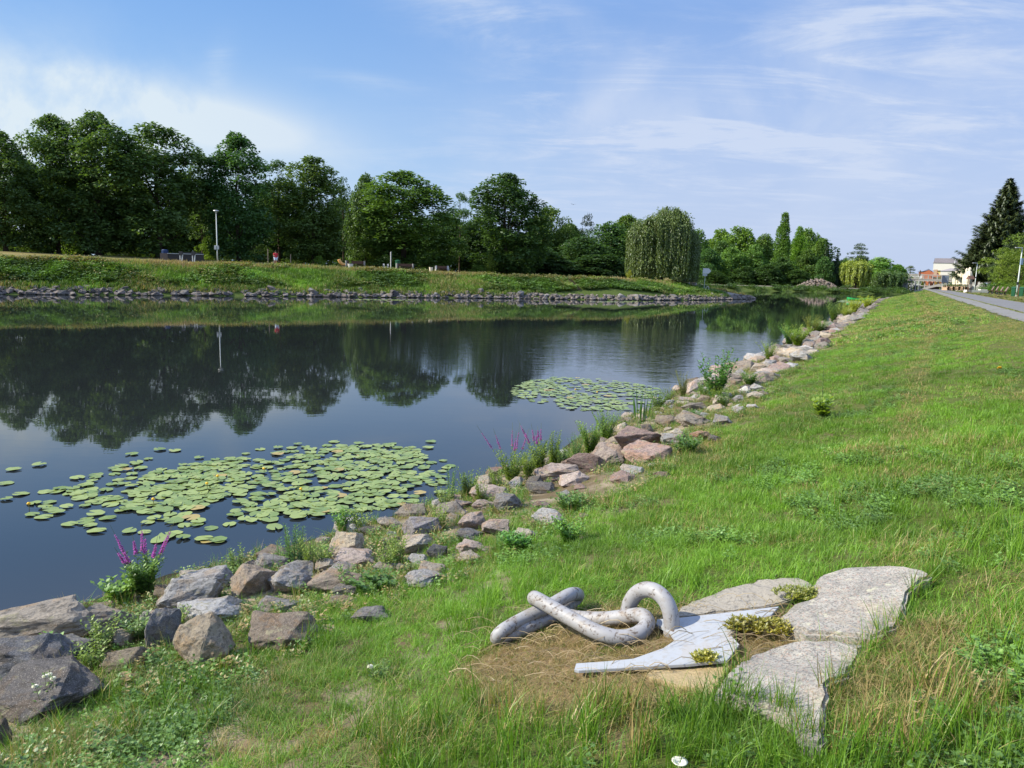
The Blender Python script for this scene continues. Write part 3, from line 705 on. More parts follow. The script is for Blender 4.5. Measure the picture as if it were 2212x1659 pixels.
l2 = MB().tube(spline([C3(*p) for p in A2], 8, True), RT*.97, 22, closed=True); local(l2.build('link', m_paint, None, True), root)
A3 = [(205, 436, .045), (320, 392, .05), (450, 332, .055), (525, 280, .075), (556, 245, .12), (520, 243, .17), (430, 292, .14), (310, 352, .11), (225, 402, .10)]
l3 = MB().tube(spline([C3(*p) for p in A3], 8, True), RT*.93, 22, closed=True); local(l3.build('link', m_paint, None, True), root)
def densify(poly, step=.05, jit=.0, seed=1):
    r = random.Random(seed); out = []
    for i in range(len(poly)):
        a = np.array(poly[i]); b = np.array(poly[(i+1) % len(poly)]); L = np.linalg.norm(b-a); n = max(1, int(L/step))
        for k in range(n):
            p = a+(b-a)*k/n
            if jit and k: p = p+np.array([r.uniform(-jit, jit), r.uniform(-jit, jit), 0])
            out.append(p)
    return out
EXC = []
def slab(name, pts, h, thick, mat, label, cat, jit=0., bump=0., step=.05, plane=True, bev=.0, seed=1):
    P = [C3(x, y, h) for x, y in pts]
    A = np.array([[p[0], p[1], 1] for p in P]); z = np.array([p[2] for p in P]); co, *_ = np.linalg.lstsq(A, z, rcond=None)
    Q = []
    for (x, y) in pts:       # exact flat plane through the fitted heights, still seen at the same place
        d = ray(*zc(x, y)); t = (co[2]-CAM_Z)/(d[2]-co[0]*d[0]-co[1]*d[1]); Q.append(d*t+np.array([0, 0, CAM_Z]))
    EXC.append([(q[0], q[1]) for q in Q])
    D = densify(Q, step, jit, seed)
    bm = bmesh.new(); vs = [bm.verts.new(p) for p in D]; f = bm.faces.new(vs)
    if f.normal.z < 0: f.normal_flip()
    f.normal_update()
    ex = bmesh.ops.extrude_face_region(bm, geom=[f]); nv = [e for e in ex['geom'] if isinstance(e, bmesh.types.BMVert)]
    for v in vs: v.co.z -= thick
    for v in nv:
        if bump: v.co += Vector((random.uniform(-1, 1), random.uniform(-1, 1), random.uniform(-.8, .3)))*bump
    bmesh.ops.recalc_face_normals(bm, faces=bm.faces)
    top = [fc for fc in bm.faces if len(fc.verts) > 8 and fc.normal.z > .5]
    if bev:
        es = [e for fc in top for e in fc.edges]; bmesh.ops.bevel(bm, geom=es, offset=bev, segments=2, affect='EDGES', clamp_overlap=True)
    if bump:
        top = [fc for fc in bm.faces if len(fc.verts) > 8 and fc.normal.z > .5]
        r_ = bmesh.ops.triangulate(bm, faces=top, quad_method='BEAUTY', ngon_method='BEAUTY')
        for _ in range(3):
            te = [e for e in bm.edges if e.calc_length() > .06 and all(fc.normal.z > .7 for fc in e.link_faces)]
            bmesh.ops.subdivide_edges(bm, edges=te, cuts=1); bmesh.ops.triangulate(bm, faces=[fc for fc in bm.faces if len(fc.verts) > 4 or fc.normal.z > .7])
        from mathutils import noise as mn
        for v in bm.verts:
            if v.normal.z > .6 or True:
                if v.co.z > co[0]*v.co.x+co[1]*v.co.y+co[2]-.03:
                    v.co.z += (mn.noise(v.co*6)*.012+mn.noise(v.co*18)*.006+mn.noise(v.co*2)*.012)
    c = Vector((sum(q[0] for q in Q)/len(Q), sum(q[1] for q in Q)/len(Q), sum(q[2] for q in Q)/len(Q)))
    for v in bm.verts: v.co -= c
    me = bpy.data.meshes.new(name); bm.to_mesh(me); bm.free(); o = link(name, me, mat); o.location = c
    return tag(o, label, cat)
slab('stone_slab', [(1430, 345), (1478, 312), (1500, 285), (1560, 262), (1598, 245), (1615, 215), (1585, 195), (1625, 152), (1720, 130), (1800, 116), (1890, 110), (2000, 116), (2080, 132), (2118, 150), (2060, 190), (2010, 230), (1992, 330), (1962, 385), (1850, 428), (1700, 414), (1560, 412), (1540, 395), (1480, 380)],
     .075, .14, m_granite, 'large pale speckled granite slab, the farther of two joined slabs', 'stone slab', .010, .004, bev=.02, seed=2)
slab('stone_slab', [(1145, 690), (1195, 615), (1262, 532), (1330, 490), (1400, 468), (1500, 448), (1560, 440), (1700, 444), (1836, 458), (1800, 510), (1752, 595), (1650, 640), (1652, 760), (1655, 860), (1630, 890), (1560, 888), (1512, 845), (1500, 785), (1420, 742), (1250, 705)],
     .07, .14, m_granite, 'pale speckled granite slab nearest the camera with grass over its edge', 'stone slab', .010, .004, bev=.02, seed=5)
slab('stone_slab', [(985, 335), (1010, 290), (1090, 255), (1180, 225), (1350, 175), (1450, 166), (1530, 165), (1592, 196), (1480, 270), (1400, 290), (1200, 316), (1050, 336)],
     .035, .12, m_slabgrey, 'thin weathered grey-brown slab behind the steel plate', 'stone slab', .012, .004, bev=.008, seed=7)
slab('stone_slab', [(850, 590), (930, 566), (1060, 552), (1200, 540), (1258, 522), (1200, 604), (1150, 684), (1000, 646), (880, 612)],
     .02, .10, m_slabyel, 'ochre-stained slab strewn with straw in front of the steel plate', 'stone slab', .012, .003, bev=.006, seed=8)
slab('steel_plate', [(540, 572), (548, 545), (690, 535), (800, 524), (930, 478), (985, 442), (960, 405), (900, 372), (905, 350), (985, 346), (1200, 322), (1442, 294), (1405, 336), (1310, 352), (1230, 420), (1268, 462), (1215, 531), (1040, 549), (800, 563), (560, 577)],
     .055, .016, m_plate, 'pale grey arrow-shaped steel plate the chain ring is welded to', 'plate', bev=.002)

# ------------------------------------------------------------ lily pads
def padmat():
    m, t, o = newmat('lily_pad'); c = coord(t); oi = t.nodes.new('ShaderNodeObjectInfo'); geo = t.nodes.new('ShaderNodeNewGeometry')
    n1 = noise(t, vmth(t, 'ADD', c, None).outputs[0], 9, 5, .7); r = mth(t, 'FRACT', mth(t, 'ADD', oi.outputs['Random'], geo.outputs['Random Per Island']))
    col = mixc(t, r, (.12, .185, .038), (.235, .295, .080)); col = mixc(t, mth(t, 'MULTIPLY', maprange(t, n1, .52, .66), .55), col, (.26, .24, .10))
    col = mixc(t, mth(t, 'MULTIPLY', mth(t, 'GREATER_THAN', r, .985), .7), col, (.34, .22, .07))
    princ(t, o, col, .36, .5, 0, n1, .15, .004); return m
m_pad = padmat()
def pad_geom(seed):
    r = random.Random(seed); n = 22; V = [(0, 0, 0)]; Fc = []; notch = r.uniform(.16, .3); lift = r.uniform(0, .03)
    for ring, q in ((1, .55), (2, 1.)):
        for k in range(n+1):
            a = notch+(2*pi-2*notch)*k/n; e = q*(1+.04*sin(3*a+seed)+.02*sin(7*a)); 
            V.append((.54*e*cos(a), .5*e*sin(a), (q*q)*(lift*sin(2*a+seed)+.012*sin(5*a+seed))+.004*q))
    for k in range(n): Fc.append((0, 1+k, 2+k)); Fc.append((1+k, n+2+k, n+3+k, 2+k))
    return V, Fc
pads = []
for i in range(6):
    V, Fc = pad_geom(i*3+1); me = bpy.data.meshes.new('lily_pad'); me.from_pydata(V, [], Fc); me.materials.append(m_pad); me.polygons.foreach_set('use_smooth', [True]*len(me.polygons)); pads.append(me)
def padregion(poly, n, smin, smax, seed, core=None, sep=.62):
    r = random.Random(seed); out = []; tries = 0; xs = [p[0] for p in poly]; ys = [p[1] for p in poly]
    P3 = [atz(*p) for p in poly]; pl = [(p[0], p[1]) for p in P3]; bx = (min(p[0] for p in pl), max(p[0] for p in pl), min(p[1] for p in pl), max(p[1] for p in pl))
    while len(out) < n and tries < 60000:
        tries += 1; x = r.uniform(bx[0], bx[1]); y = r.uniform(bx[2], bx[3])
        if not inpoly(np.array([x]), np.array([y]), pl)[0]: continue
        if vnoise(x, y, .9, seed) < .34 and r.random() < .8: continue
        if core and r.random() > core(x, y): continue
        s = r.uniform(smin, smax)
        if any((x-a)**2+(y-b)**2 < (sep*(s+q)/2)**2 for a, b, q in out): continue
        out.append((x, y, s))
    return out
dense = padregion([(120, 1062), (250, 1035), (420, 1008), (620, 975), (760, 962), (900, 968), (965, 1030), (960, 1080), (870, 1092), (700, 1115), (560, 1130), (400, 1140), (300, 1110)], 430, .145, .225, 11, core=lambda x, y: .25+.75*(vnoise(x, y, .45, 6) > .40), sep=.58)
loose = padregion([(0, 1082), (110, 1050), (330, 985), (620, 960), (935, 955), (975, 1010), (960, 1085), (760, 1110), (690, 1112), (600, 1140), (480, 1172), (330, 1170), (150, 1142), (60, 1115), (0, 1100)], 240, .145, .215, 12, sep=.70)
extra = [(345, 972), (285, 982), (378, 974), (30, 1015), (85, 1005), (722, 955), (840, 963), (930, 955), (12, 1045), (470, 1168), (440, 1165), (360, 1160), (345, 1168), (95, 1118), (45, 1068), (905, 985), (925, 968)]
lp = [(x, y, s) for x, y, s in dense+loose]+[(*atz(*e)[:2], .21) for e in extra]
keep = []
for x, y, s in sorted(lp, key=lambda q: q[1]):
    u, v = xy2uv(x, y)
    if u < shore_u(v)-.05: keep.append((x, y, s))
for i, (x, y, s) in enumerate(keep[:300]):
    o = bpy.data.objects.new('lily_pad', random.choice(pads)); COL.objects.link(o); o.location = (x, y, .008+random.random()*.022); k = random.uniform(-.07, .07)
    o.scale = (s, s, s); o.rotation_euler = (k, random.uniform(-.07, .07), random.uniform(0, 6.28))
    tag(o, 'round green lily pad floating in the dense patch near the shore', 'lily pad', 'lily pads of the near patch')
far_p = padregion([(1100, 850), (1130, 825), (1200, 815), (1330, 822), (1420, 838), (1430, 858), (1395, 885), (1250, 888), (1150, 868)], 360, .15, .24, 13, core=lambda x, y: .35+.65*(vnoise(x, y, 1.1, 8) > .45), sep=.72)
thin = padregion([(1815, 652), (1825, 648), (1870, 649), (1868, 655), (1850, 657)], 150, .8, 1.2, 14, sep=.6)+padregion([(760, 648), (800, 646.5), (900, 648), (890, 650)], 40, .4, .7, 15, sep=.7)+padregion([(1270, 652), (1360, 650), (1420, 652), (1350, 654)], 40, .4, .7, 16, sep=.7)
mb = MB()
for x, y, s in keep[300:]+far_p+thin:
    V, Fc = pad_geom(random.randrange(40)); a = random.uniform(0, 6.28); ca_, sa_ = cos(a), sin(a); z = .008+random.random()*.02
    mb.add([(x+s*(p[0]*ca_-p[1]*sa_), y+s*(p[0]*sa_+p[1]*ca_), z+s*p[2]) for p in V], Fc)
o = mb.build('lily_pads', m_pad); tag(o, 'small lily pads of the farther patches on the river', 'lily pads', kind='stuff')
# a few yellow buds and folded leaves
def bud(px, py):
    p = atz(px, py, .07); r = empty('water_lily_bud', (p[0], p[1], 0)); tag(r, 'yellow water lily bud on a stalk above the pads', 'flower bud', 'yellow lily buds')
    o = MB().tube([(0, 0, -.05), (0.005, 0, .07)], .005, 5).build('stalk', m_stalk, r); MB().lathe((0, 0, .065), [(.006, 0), (.022, .012), (.024, .025), (.012, .038), (.002, .04)], 10).build('bloom', m_yellow, r, True)
for q in [(470, 1030), (447, 1046), (650, 1058), (331, 1080), (62, 1090), (570, 1014), (1243, 842), (1290, 848)]: bud(*q)

# ------------------------------------------------------------ herbs: stems with leaves
def quad_leaf(c, a, b, l, w): 
    a = np.asarray(a); b = np.asarray(b); c = np.asarray(c); return [c, c+a*l*.5+b*w*.5, c+a*l, c+a*l*.5-b*w*.5]
def unit(v): v = np.asarray(v, float); return v/max(np.linalg.norm(v), 1e-9)
def herb(r, H, stems, leaves, ll, lw, spread=.3, droop=.2, base=.03, up=.5, spiral=True):
    """leafy herb: returns leaf quads and stem polylines"""
    Q = []; ST = []
    for s in range(stems):
        a = r.uniform(0, 6.28); sp = r.uniform(.2, 1)*spread; h = H*r.uniform(.65, 1.); b = np.array([cos(a)*base, sin(a)*base, 0]); 
        pts = [b+np.array([cos(a)*sp*h*t**1.3, sin(a)*sp*h*t**1.3, h*t-droop*h*.2*t*t]) for t in np.linspace(0, 1, 6)]
        ST.append(pts)
        for k in range(leaves):
            t = (k+.5)/leaves; t = .08+.92*t; i = min(int(t*5), 4); f = t*5-i; p = pts[i]*(1-f)+pts[i+1]*f
            la = k*2.4+r.uniform(-.4, .4); d = unit([cos(la), sin(la), up+r.uniform(-.3, .3)]); sd_ = unit(np.cross(d, [0, 0, 1])); q = 1-.45*t
            Q += quad_leaf(p, d, sd_, ll*q*r.uniform(.8, 1.2), lw*q)
    return Q, ST
def plant(name, px, py, H, label, mat=m_weed, color=(1, 1, 1), stems=7, leaves=16, ll=.06, lw=.018, spread=.35, up=.5, pos=None, z=None, cat='plant', group=None, seed=None, sr=.0016, bloom=None, droop=.2):
    r = random.Random(seed if seed is not None else int(px*7+py)); p = hit(px, py) if pos is None else np.array(pos)
    if p[2] < 0: p = atz(px, py, 0.)
    R_ = empty(name, (p[0], p[1], p[2]-.01)); tag(R_, label, cat, group)
    if name != 'shoreline_bush': leaves = int(leaves*1.35); ll *= 1.15; lw *= 2.0; stems = int(stems*1.3)
    Q, ST = herb(r, H, stems, leaves, ll, lw, spread, droop, up=up)
    lo = link('leaves', polymesh('leaves', Q, 4, mat), None, R_); lo.color = (*color, 1)
    sm = MB()
    for s in ST: sm.tube(s, [sr*1.3]*3+[sr]*3, 4)
    sm.build('stems', m_stalk, R_)
    if bloom:
        n, h0, h1, w0, matb = bloom; fm = []
        for s in sorted(ST, key=lambda s: -s[-1][2])[:n]:
            tip = s[-1]; d = unit(s[-1]-s[-2]); hh = r.uniform(h0, h1); lo_ = tip-d*.02
            for k in range(150):
                t = r.random(); a = r.uniform(0, 6.28); rr = w0*(1-.5*t); c = lo_+d*hh*t+np.array([cos(a), sin(a), 0])*rr*.3; e = unit([cos(a), sin(a), r.uniform(-.2, .6)]); fm += quad_leaf(c, e, unit(np.cross(e, [0, 0, 1])), rr*1.3, rr*1.1)
            sm2 = MB().tube([tip, tip+d*(hh*1.45)], [.004, .0015], 4)
            sm2.build('flower_stalk', m_stalk, R_)
        link('flowers', polymesh('flowers', fm, 4, matb), None, R_)
    return R_
G = (1.0, 1.0, 1.0); YG = (1.35, 1.2, .75); BG = (.75, 1.0, 1.1); DG = (.7, .85, .7)
plant('purple_loosestrife', 312, 1290, .50, 'nearest purple loosestrife, bushy, beside the slanting tan stone', color=(1.0, 1.12, .9), stems=26, leaves=26, ll=.075, lw=.02, spread=.48, bloom=(9, .12, .22, .017, m_pink), seed=4)
plant('green_shoot', 262, 1300, .30, 'light green leafy shoot left of the nearest loosestrife', color=(1.2, 1.3, .9), stems=12, leaves=14, ll=.09, lw=.035, spread=.9, seed=5)
plant('purple_loosestrife', 1105, 1045, .62, 'purple loosestrife with many tall spikes in the middle of the near shore', color=YG, stems=24, leaves=24, ll=.07, lw=.017, spread=.5, bloom=(6, .2, .34, .016, m_pink), seed=6)
plant('purple_loosestrife', 1165, 1015, .55, 'short bushy purple loosestrife beside the long flat pinkish boulder', color=YG, stems=24, leaves=24, ll=.07, lw=.017, spread=.55, bloom=(6, .12, .24, .018, m_pink), seed=8)
# tall fleabane and other weeds, each a plant of its own
WD = [
 (630, 1225, .55, 'tall blue-green fleabane beside the knobbly brown stone', BG, 6, 34, .05, .008, .10),
 (648, 1222, .50, 'second tall fleabane right of the knobbly brown stone', BG, 5, 30, .05, .008, .12),
 (608, 1225, .35, 'short fleabane above the flat grey stone', BG, 3, 26, .05, .008, .08),
 (512, 1245, .40, 'fleabane growing between grey boulder and brown block', G, 5, 26, .05, .012, .2),
 (500, 1255, .25, 'low leafy weed at the foot of the fleabane by the brown block', G, 7, 12, .06, .016, .6),
 (672, 1228, .40, 'yellow-green feathery weed at the water beside the fleabanes', YG, 9, 26, .045, .008, .4),
 (745, 1155, .38, 'bright green weed overhanging the water above the steep golden stone', (1.1, 1.3, .9), 10, 18, .07, .016, .6),
 (775, 1150, .34, 'weed clump at the water beside the dark thin stone', YG, 9, 18, .06, .012, .5),
 (700, 1228, .35, 'yellowish weed in front of the steep golden stone', YG, 8, 16, .05, .01, .5),
 (860, 1215, .35, 'feathery weed beside the purple-grey boulder', YG, 9, 20, .05, .01, .5),
 (838, 1230, .3, 'leafy weed among stones below the dark thin stone', YG, 10, 16, .05, .012, .6),
 (950, 1145, .35, 'weed rising right of the purple-grey boulder', YG, 9, 20, .05, .01, .4),
 (975, 1085, .62, 'tall pale fleabane on the waterline by the lily patch end', BG, 5, 34, .05, .009, .12),
 (1010, 1075, .50, 'leafy bush-like weed behind the sloping pink-brown boulder', G, 14, 20, .06, .014, .5),
 (960, 1100, .42, 'sparse weed hanging over the lily patch end', YG, 10, 18, .05, .01, .5),
 (1040, 1085, .35, 'weed on top of the sloping boulder', YG, 8, 18, .05, .01, .4),
 (1075, 1060, .40, 'light weed at the left foot of the tall-spiked loosestrife', YG, 10, 20, .05, .01, .5),
 (1140, 1030, .42, 'green weed between the two farther loosestrifes', YG, 14, 20, .06, .012, .5),
 (1195, 1005, .62, 'tall pointed green weed at the right of the short loosestrife', YG, 10, 30, .06, .014, .25),
 (1215, 1010, .40, 'bushy weed beside the small brown waterline stone', G, 12, 18, .06, .014, .5),
 (1275, 985, .72, 'big feathery green bush left of the red-brown block', (1.15, 1.2, .8), 26, 30, .07, .012, .5),
 (1310, 955, .70, 'feathery green bush behind the red-brown block', (1.1, 1.2, .8), 24, 30, .07, .012, .5),
 (1245, 990, .50, 'pale fine-leaved weed over the water by the feathery bush', BG, 8, 24, .06, .009, .4),
 (1420, 885, .55, 'flat green weed mass near the brown blocky stone', G, 22, 20, .06, .016, .9),
 (1445, 870, .50, 'low reddish-green weed left of the shoreline bush', (1.1, .85, .6), 16, 20, .05, .014, .8),
 (1475, 862, .85, 'pinkish wispy weed at left of the shoreline bush', (1.25, .85, 1.0), 22, 26, .05, .010, .45),
 (1520, 862, .5, 'weed under the shoreline bush', G, 16, 18, .07, .02, .8),
 (1545, 868, .42, 'yellow-green weed at the foot of the shoreline bush', YG, 16, 18, .06, .016, .8),
 (1620, 838, .45, 'dark green creeping weed right of the shoreline bush', DG, 16, 18, .08, .03, .9),
 (1560, 880, .4, 'weed in front of the shoreline bush', G, 14, 18, .06, .016, .7),
 (1660, 780, .8, 'grassy tuft at the waterline beyond the shoreline bush', YG, 20, 24, .10, .016, .8),
 (1722, 752, 1.2, 'bright yellow-green shrub on the receding riprap', (1.5, 1.35, .7), 34, 30, .14, .022, .8),
 (1705, 748, 1.1, 'blue-green shrub touching the bright yellow-green one', BG, 26, 28, .14, .022, .7),
 (1752, 728, 1.4, 'reddish weed on the receding riprap', (1.4, 1.0, .7), 24, 24, .14, .022, .5),
 (1770, 722, 1.0, 'green weed patch between receding stones', G, 26, 24, .15, .03, 1.0),
 (1800, 700, 2.0, 'tall weed tuft at the far waterline of the near shore', G, 24, 26, .2, .03, .5),
 (1828, 690, 1.2, 'dry yellow weed on the receding shore', (2.0, 1.5, .8), 26, 24, .2, .03, .9),
 (1845, 678, 1.6, 'straw-coloured weed tuft near the green boat', (2.4, 1.7, .9), 26, 24, .25, .04, .9),
 (1872, 668, 1.6, 'pale dry weed clump at the end of the near shore', (2.6, 1.9, 1.0), 26, 24, .25, .04, .9),
 (100, 1425, .22, 'light green sprig between flat boulder and slate boulder', (1.1, 1.3, .9), 7, 10, .07, .03, .7),
 (225, 1400, .3, 'thin weed left of the golden-grey stone', YG, 9, 16, .05, .01, .5),
 (205, 1445, .28, 'yellowish weed among the corner boulders', YG, 10, 14, .05, .01, .6),
 (300, 1385, .3, 'leafy weed under the nearest loosestrife', G, 12, 14, .06, .014, .6),
 (375, 1370, .26, 'wispy weed over the speckled granite boulder foot', YG, 10, 14, .05, .01, .6),
 (430, 1275, .2, 'creeping green weed between the grey boulders', G, 10, 10, .06, .02, .9),
 (795, 1290, .22, 'green bramble at the tip of the tilted grey slab', DG, 12, 12, .06, .026, .9),
 (830, 1280, .22, 'bramble with a red leaf beside the ridged tan stone', DG, 12, 12, .06, .026, .9),
 (760, 1280, .25, 'weed growing in front of the overhanging brown stone', G, 9, 14, .06, .016, .7),
 (1120, 1195, .22, 'lush dark green herb left of the narrow tan slab', (.7, 1.1, .6), 22, 14, .07, .02, .9),
 (1230, 1175, .28, 'light green leafy herb in the middle of the grass', (1.1, 1.35, .9), 20, 16, .06, .016, .8),
 (1230, 1108, .26, 'dark leafy herb beside the small whitish stone', DG, 18, 14, .08, .02, .9),
 (1480, 985, .35, 'dark green herb below the light grey wedge stone', DG, 20, 14, .09, .022, .9),
 (1500, 912, .3, 'grey-green herb with tiny yellow flowers among the tan stones', BG, 14, 14, .06, .012, .5),
]
for px, py, H, lab, c, st, lv, ll, lw, sp in WD: plant('weed', px, py, H, lab, color=c, stems=int(st*1.3), leaves=lv, ll=ll, lw=lw*1.2, spread=sp, cat='weed')
# woody bush with dark oval leaves on the shore
plant('shoreline_bush', 1545, 865, 1.25, 'dark green woody bush with oval leaves reaching over the river', color=(.55, .85, .7), stems=26, leaves=26, ll=.15, lw=.10, spread=.62, sr=.004, cat='bush', seed=21)
# iris blades
p = hit(1385, 915); R_ = empty('iris_clump', (p[0], p[1], max(p[2], 0)-.02)); tag(R_, 'clump of stiff dark iris blades standing at the waterline', 'iris')
Q = []
for k in range(14):
    a = random.uniform(0, 6.28); b = np.array([cos(a)*.12, sin(a)*.12, 0]); d = unit([cos(a)*.15, sin(a)*.15, 1]); Q += quad_leaf(b, d, unit(np.cross(d, [.5, -.8, 0])), random.uniform(.45, .9), .035)
o = link('blades', polymesh('blades', Q, 4, m_weed), None, R_); o.color = (.5, .75, .6, 1)
# mullein on the slope and sprigs
plant('mullein', 1775, 905, .42, 'pale green mullein rosette with a tall spike on the slope', color=(1.6, 1.4, .9), stems=10, leaves=9, ll=.16, lw=.05, spread=.5, bloom=(1, .4, .5, .022, m_weed), seed=31)
plant('dandelion', 2150, 805, .12, 'yellow flower alone in the slope grass', color=G, stems=3, leaves=8, ll=.1, lw=.02, spread=.7, bloom=(1, .03, .04, .035, m_yellow), seed=32)
# white umbel herbs
for k, (px, py, H, lab) in enumerate([(105, 1545, .34, 'white-flowered yarrow standing before the big dark stone'), (818, 1470, .16, 'small white clover head in the front grass'), (1405, 905, .6, 'white umbel herb beside the iris clump')]):
    plant('yarrow' if k != 1 else 'clover', px, py, H, lab, color=G, stems=5, leaves=8, ll=.05, lw=.012, spread=.3, bloom=(4 if k != 1 else 1, .006, .01, .014, m_white), seed=40+k)
# stonecrop cushions on the slabs
def cushion(zx, zy, rx, n, lab, color, h=.07, seed=1):
    r = random.Random(seed); p = C3(zx, zy, .05); R_ = empty('stonecrop', p); tag(R_, lab, 'plant'); Q = []
    for k in range(n):
        a = r.uniform(0, 6.28); q = sqrt(r.random()); c = np.array([cos(a)*rx*q, sin(a)*rx*.55*q, r.uniform(.0, h)*(1-q*q*.7)])
        for j in range(5):
            b = j*1.257+r.random(); d = unit([cos(b), sin(b), r.uniform(.2, 1.2)]); Q += quad_leaf(c, d, unit(np.cross(d, [0, 0, 1])), r.uniform(.018, .032), .012)
    o = link('leaves', polymesh('leaves', Q, 4, m_weed), None, R_); o.color = (*color, 1)
cushion(1300, 395, .13, 150, 'yellow-green stonecrop cushion on the tip of the steel plate', (1.8, 1.0, .5), .09, 1)
cushion(1440, 395, .15, 150, 'trailing yellow-green stonecrop in the joint of the granite slabs', (2.0, 1.1, .55), .05, 2)
cushion(1120, 530, .085, 80, 'small dry orange stonecrop at the front edge of the steel plate', (2.4, 1.4, .8), .05, 3)
cushion(1530, 245, .17, 140, 'stonecrop growing between grey slab and farther granite slab', (1.5, 1.0, .6), .05, 4)
# white bindweed flower at the lower edge
p = C3(1004, 985, .06); R_ = empty('bindweed_flower', p); tag(R_, 'single white bindweed flower in the front grass at the bottom edge', 'flower')
MB().lathe((0, 0, 0), [(.003, -.03), (.008, -.01), (.022, .006), (.034, .010), (.030, .007), (.006, -.012)], 16).build('bloom', m_white, R_, True)
MB().tube([(0, 0, -.09), (0, 0, -.028)], .0025, 5).build('stalk', m_stalk, R_)
# ------------------------------------------------------------ grass: clumps set point by point over the banks
def blades(seed, n, h0, h1, w, spread, lean, segs=3, mat=None, tri=True):
    r = random.Random(seed); V = []; Fc = []
    for i in range(n):
        a = r.uniform(0, 6.28); q = sqrt(r.random())*spread; b = np.array([cos(a)*q, sin(a)*q, -.01]); h = r.uniform(h0, h1); la = r.uniform(0, 6.28); ln = r.uniform(.1, 1)*lean
        d = np.array([cos(la), sin(la), 0]); side = np.array([-sin(la), cos(la), 0]); tw = r.uniform(-.6, .6); side = side*cos(tw)+d*sin(tw); s0 = len(V); ww = w*r.uniform(.7, 1.2)
        for k in range(segs+1):
            t = k/segs; c = b+np.array([0, 0, 1])*h*(t-ln*.45*t*t)+d*h*ln*t**1.8; e = ww*.5*(1-t**1.6)
            if k < segs: V += [c-side*e, c+side*e]
            else: V += [c]
        for k in range(segs-1): Fc.append((s0+2*k, s0+2*k+1, s0+2*k+3, s0+2*k+2))
        Fc.append((s0+2*segs-2, s0+2*segs-1, s0+2*segs))
    me = bpy.data.meshes.new('clump'); me.from_pydata([tuple(v) for v in V], [], Fc); me.materials.append(mat or m_grass); return me
def herbclump(seed, H, stems, lv, ll, lw, spread, up=.3, mat=None):
    r = random.Random(seed); Q = []
    for s in range(stems):
        a = r.uniform(0, 6.28); q = sqrt(r.random())*spread; b = np.array([cos(a)*q, sin(a)*q, 0]); h = H*r.uniform(.5, 1); ln = np.array([cos(a), sin(a), 0])*r.uniform(0, .5)
        for k in range(lv):
            t = (k+1)/lv; p = b+ln*h*t+np.array([0, 0, h*t]); la = k*2.4+a+r.uniform(-.5, .5)
            for j in (-.55, 0, .55): 
                d = unit([cos(la+j), sin(la+j), up+r.uniform(-.2, .3)]); Q += quad_leaf(p, d, unit(np.cross(d, [0, 0, 1])), ll*r.uniform(.7, 1.2), lw*r.uniform(.8, 1.2))
        Q += quad_leaf(b, unit(ln*.8+np.array([0, 0, 1])), np.array([1., 0, 0]), h, .003)
    return polymesh('clump', Q, 4, mat or m_herb)
LODS = {}
def lod(name, meshes):
    c = bpy.data.collections.new(name)
    for i, me in enumerate(meshes):
        o = bpy.data.objects.new('%s_%02d' % (name, i), me); c.objects.link(o)
    LODS[name] = (c, len(meshes)); return c
# index: 0-2 grass, 3 tall grass, 4-5 herbs, 6 low mown turf, 7 flat straw
lod('clump_near', [blades(1, 22, .07, .17, .0048, .06, 1.2), blades(2, 22, .08, .20, .0042, .07, 1.35), blades(3, 20, .05, .13, .006, .06, 1.5), blades(4, 14, .18, .36, .0065, .05, .75, 4),
    herbclump(5, .13, 6, 5, .034, .012, .06), herbclump(6, .11, 7, 4, .026, .016, .07), blades(7, 30, .03, .08, .0045, .07, 1.0, 2), blades(8, 16, .06, .16, .0035, .06, 1.9, 3)])
lod('clump_mid', [blades(11, 42, .07, .16, .010, .14, .9, 2), blades(12, 42, .08, .19, .009, .15, 1., 2), blades(13, 40, .05, .13, .011, .14, 1.1, 2), blades(14, 24, .18, .34, .011, .12, .8, 3),
    herbclump(15, .15, 10, 4, .04, .016, .13), herbclump(16, .13, 12, 3, .036, .020, .14), blades(17, 60, .03, .07, .010, .16, 1.0, 2), blades(18, 30, .06, .15, .008, .14, 1.8, 2)])
lod('clump_far', [blades(21, 50, .08, .16, .03, .40, .9, 2), blades(22, 50, .08, .20, .028, .40, 1., 2), blades(23, 50, .05, .13, .03, .4, 1.1, 2), blades(24, 36, .2, .36, .026, .35, .8, 2),
    herbclump(25, .18, 12, 3, .10, .05, .36), herbclump(26, .16, 14, 2, .10, .06, .36), blades(27, 70, .03, .07, .03, .42, 1.0, 2), blades(28, 40, .06, .15, .024, .4, 1.8, 2)])
lod('clump_bank', [herbclump(31, .45, 16, 3, .17, .10, .5, mat=m_herb), herbclump(32, .60, 14, 4, .16, .08, .5), herbclump(33, .35, 18, 2, .18, .12, .55), blades(34, 40, .3, .65, .045, .5, .6, 2), blades(35, 46, .25, .5, .05, .55, .8, 2), blades(36, 50, .06, .14, .05, .6, 1., 2)])
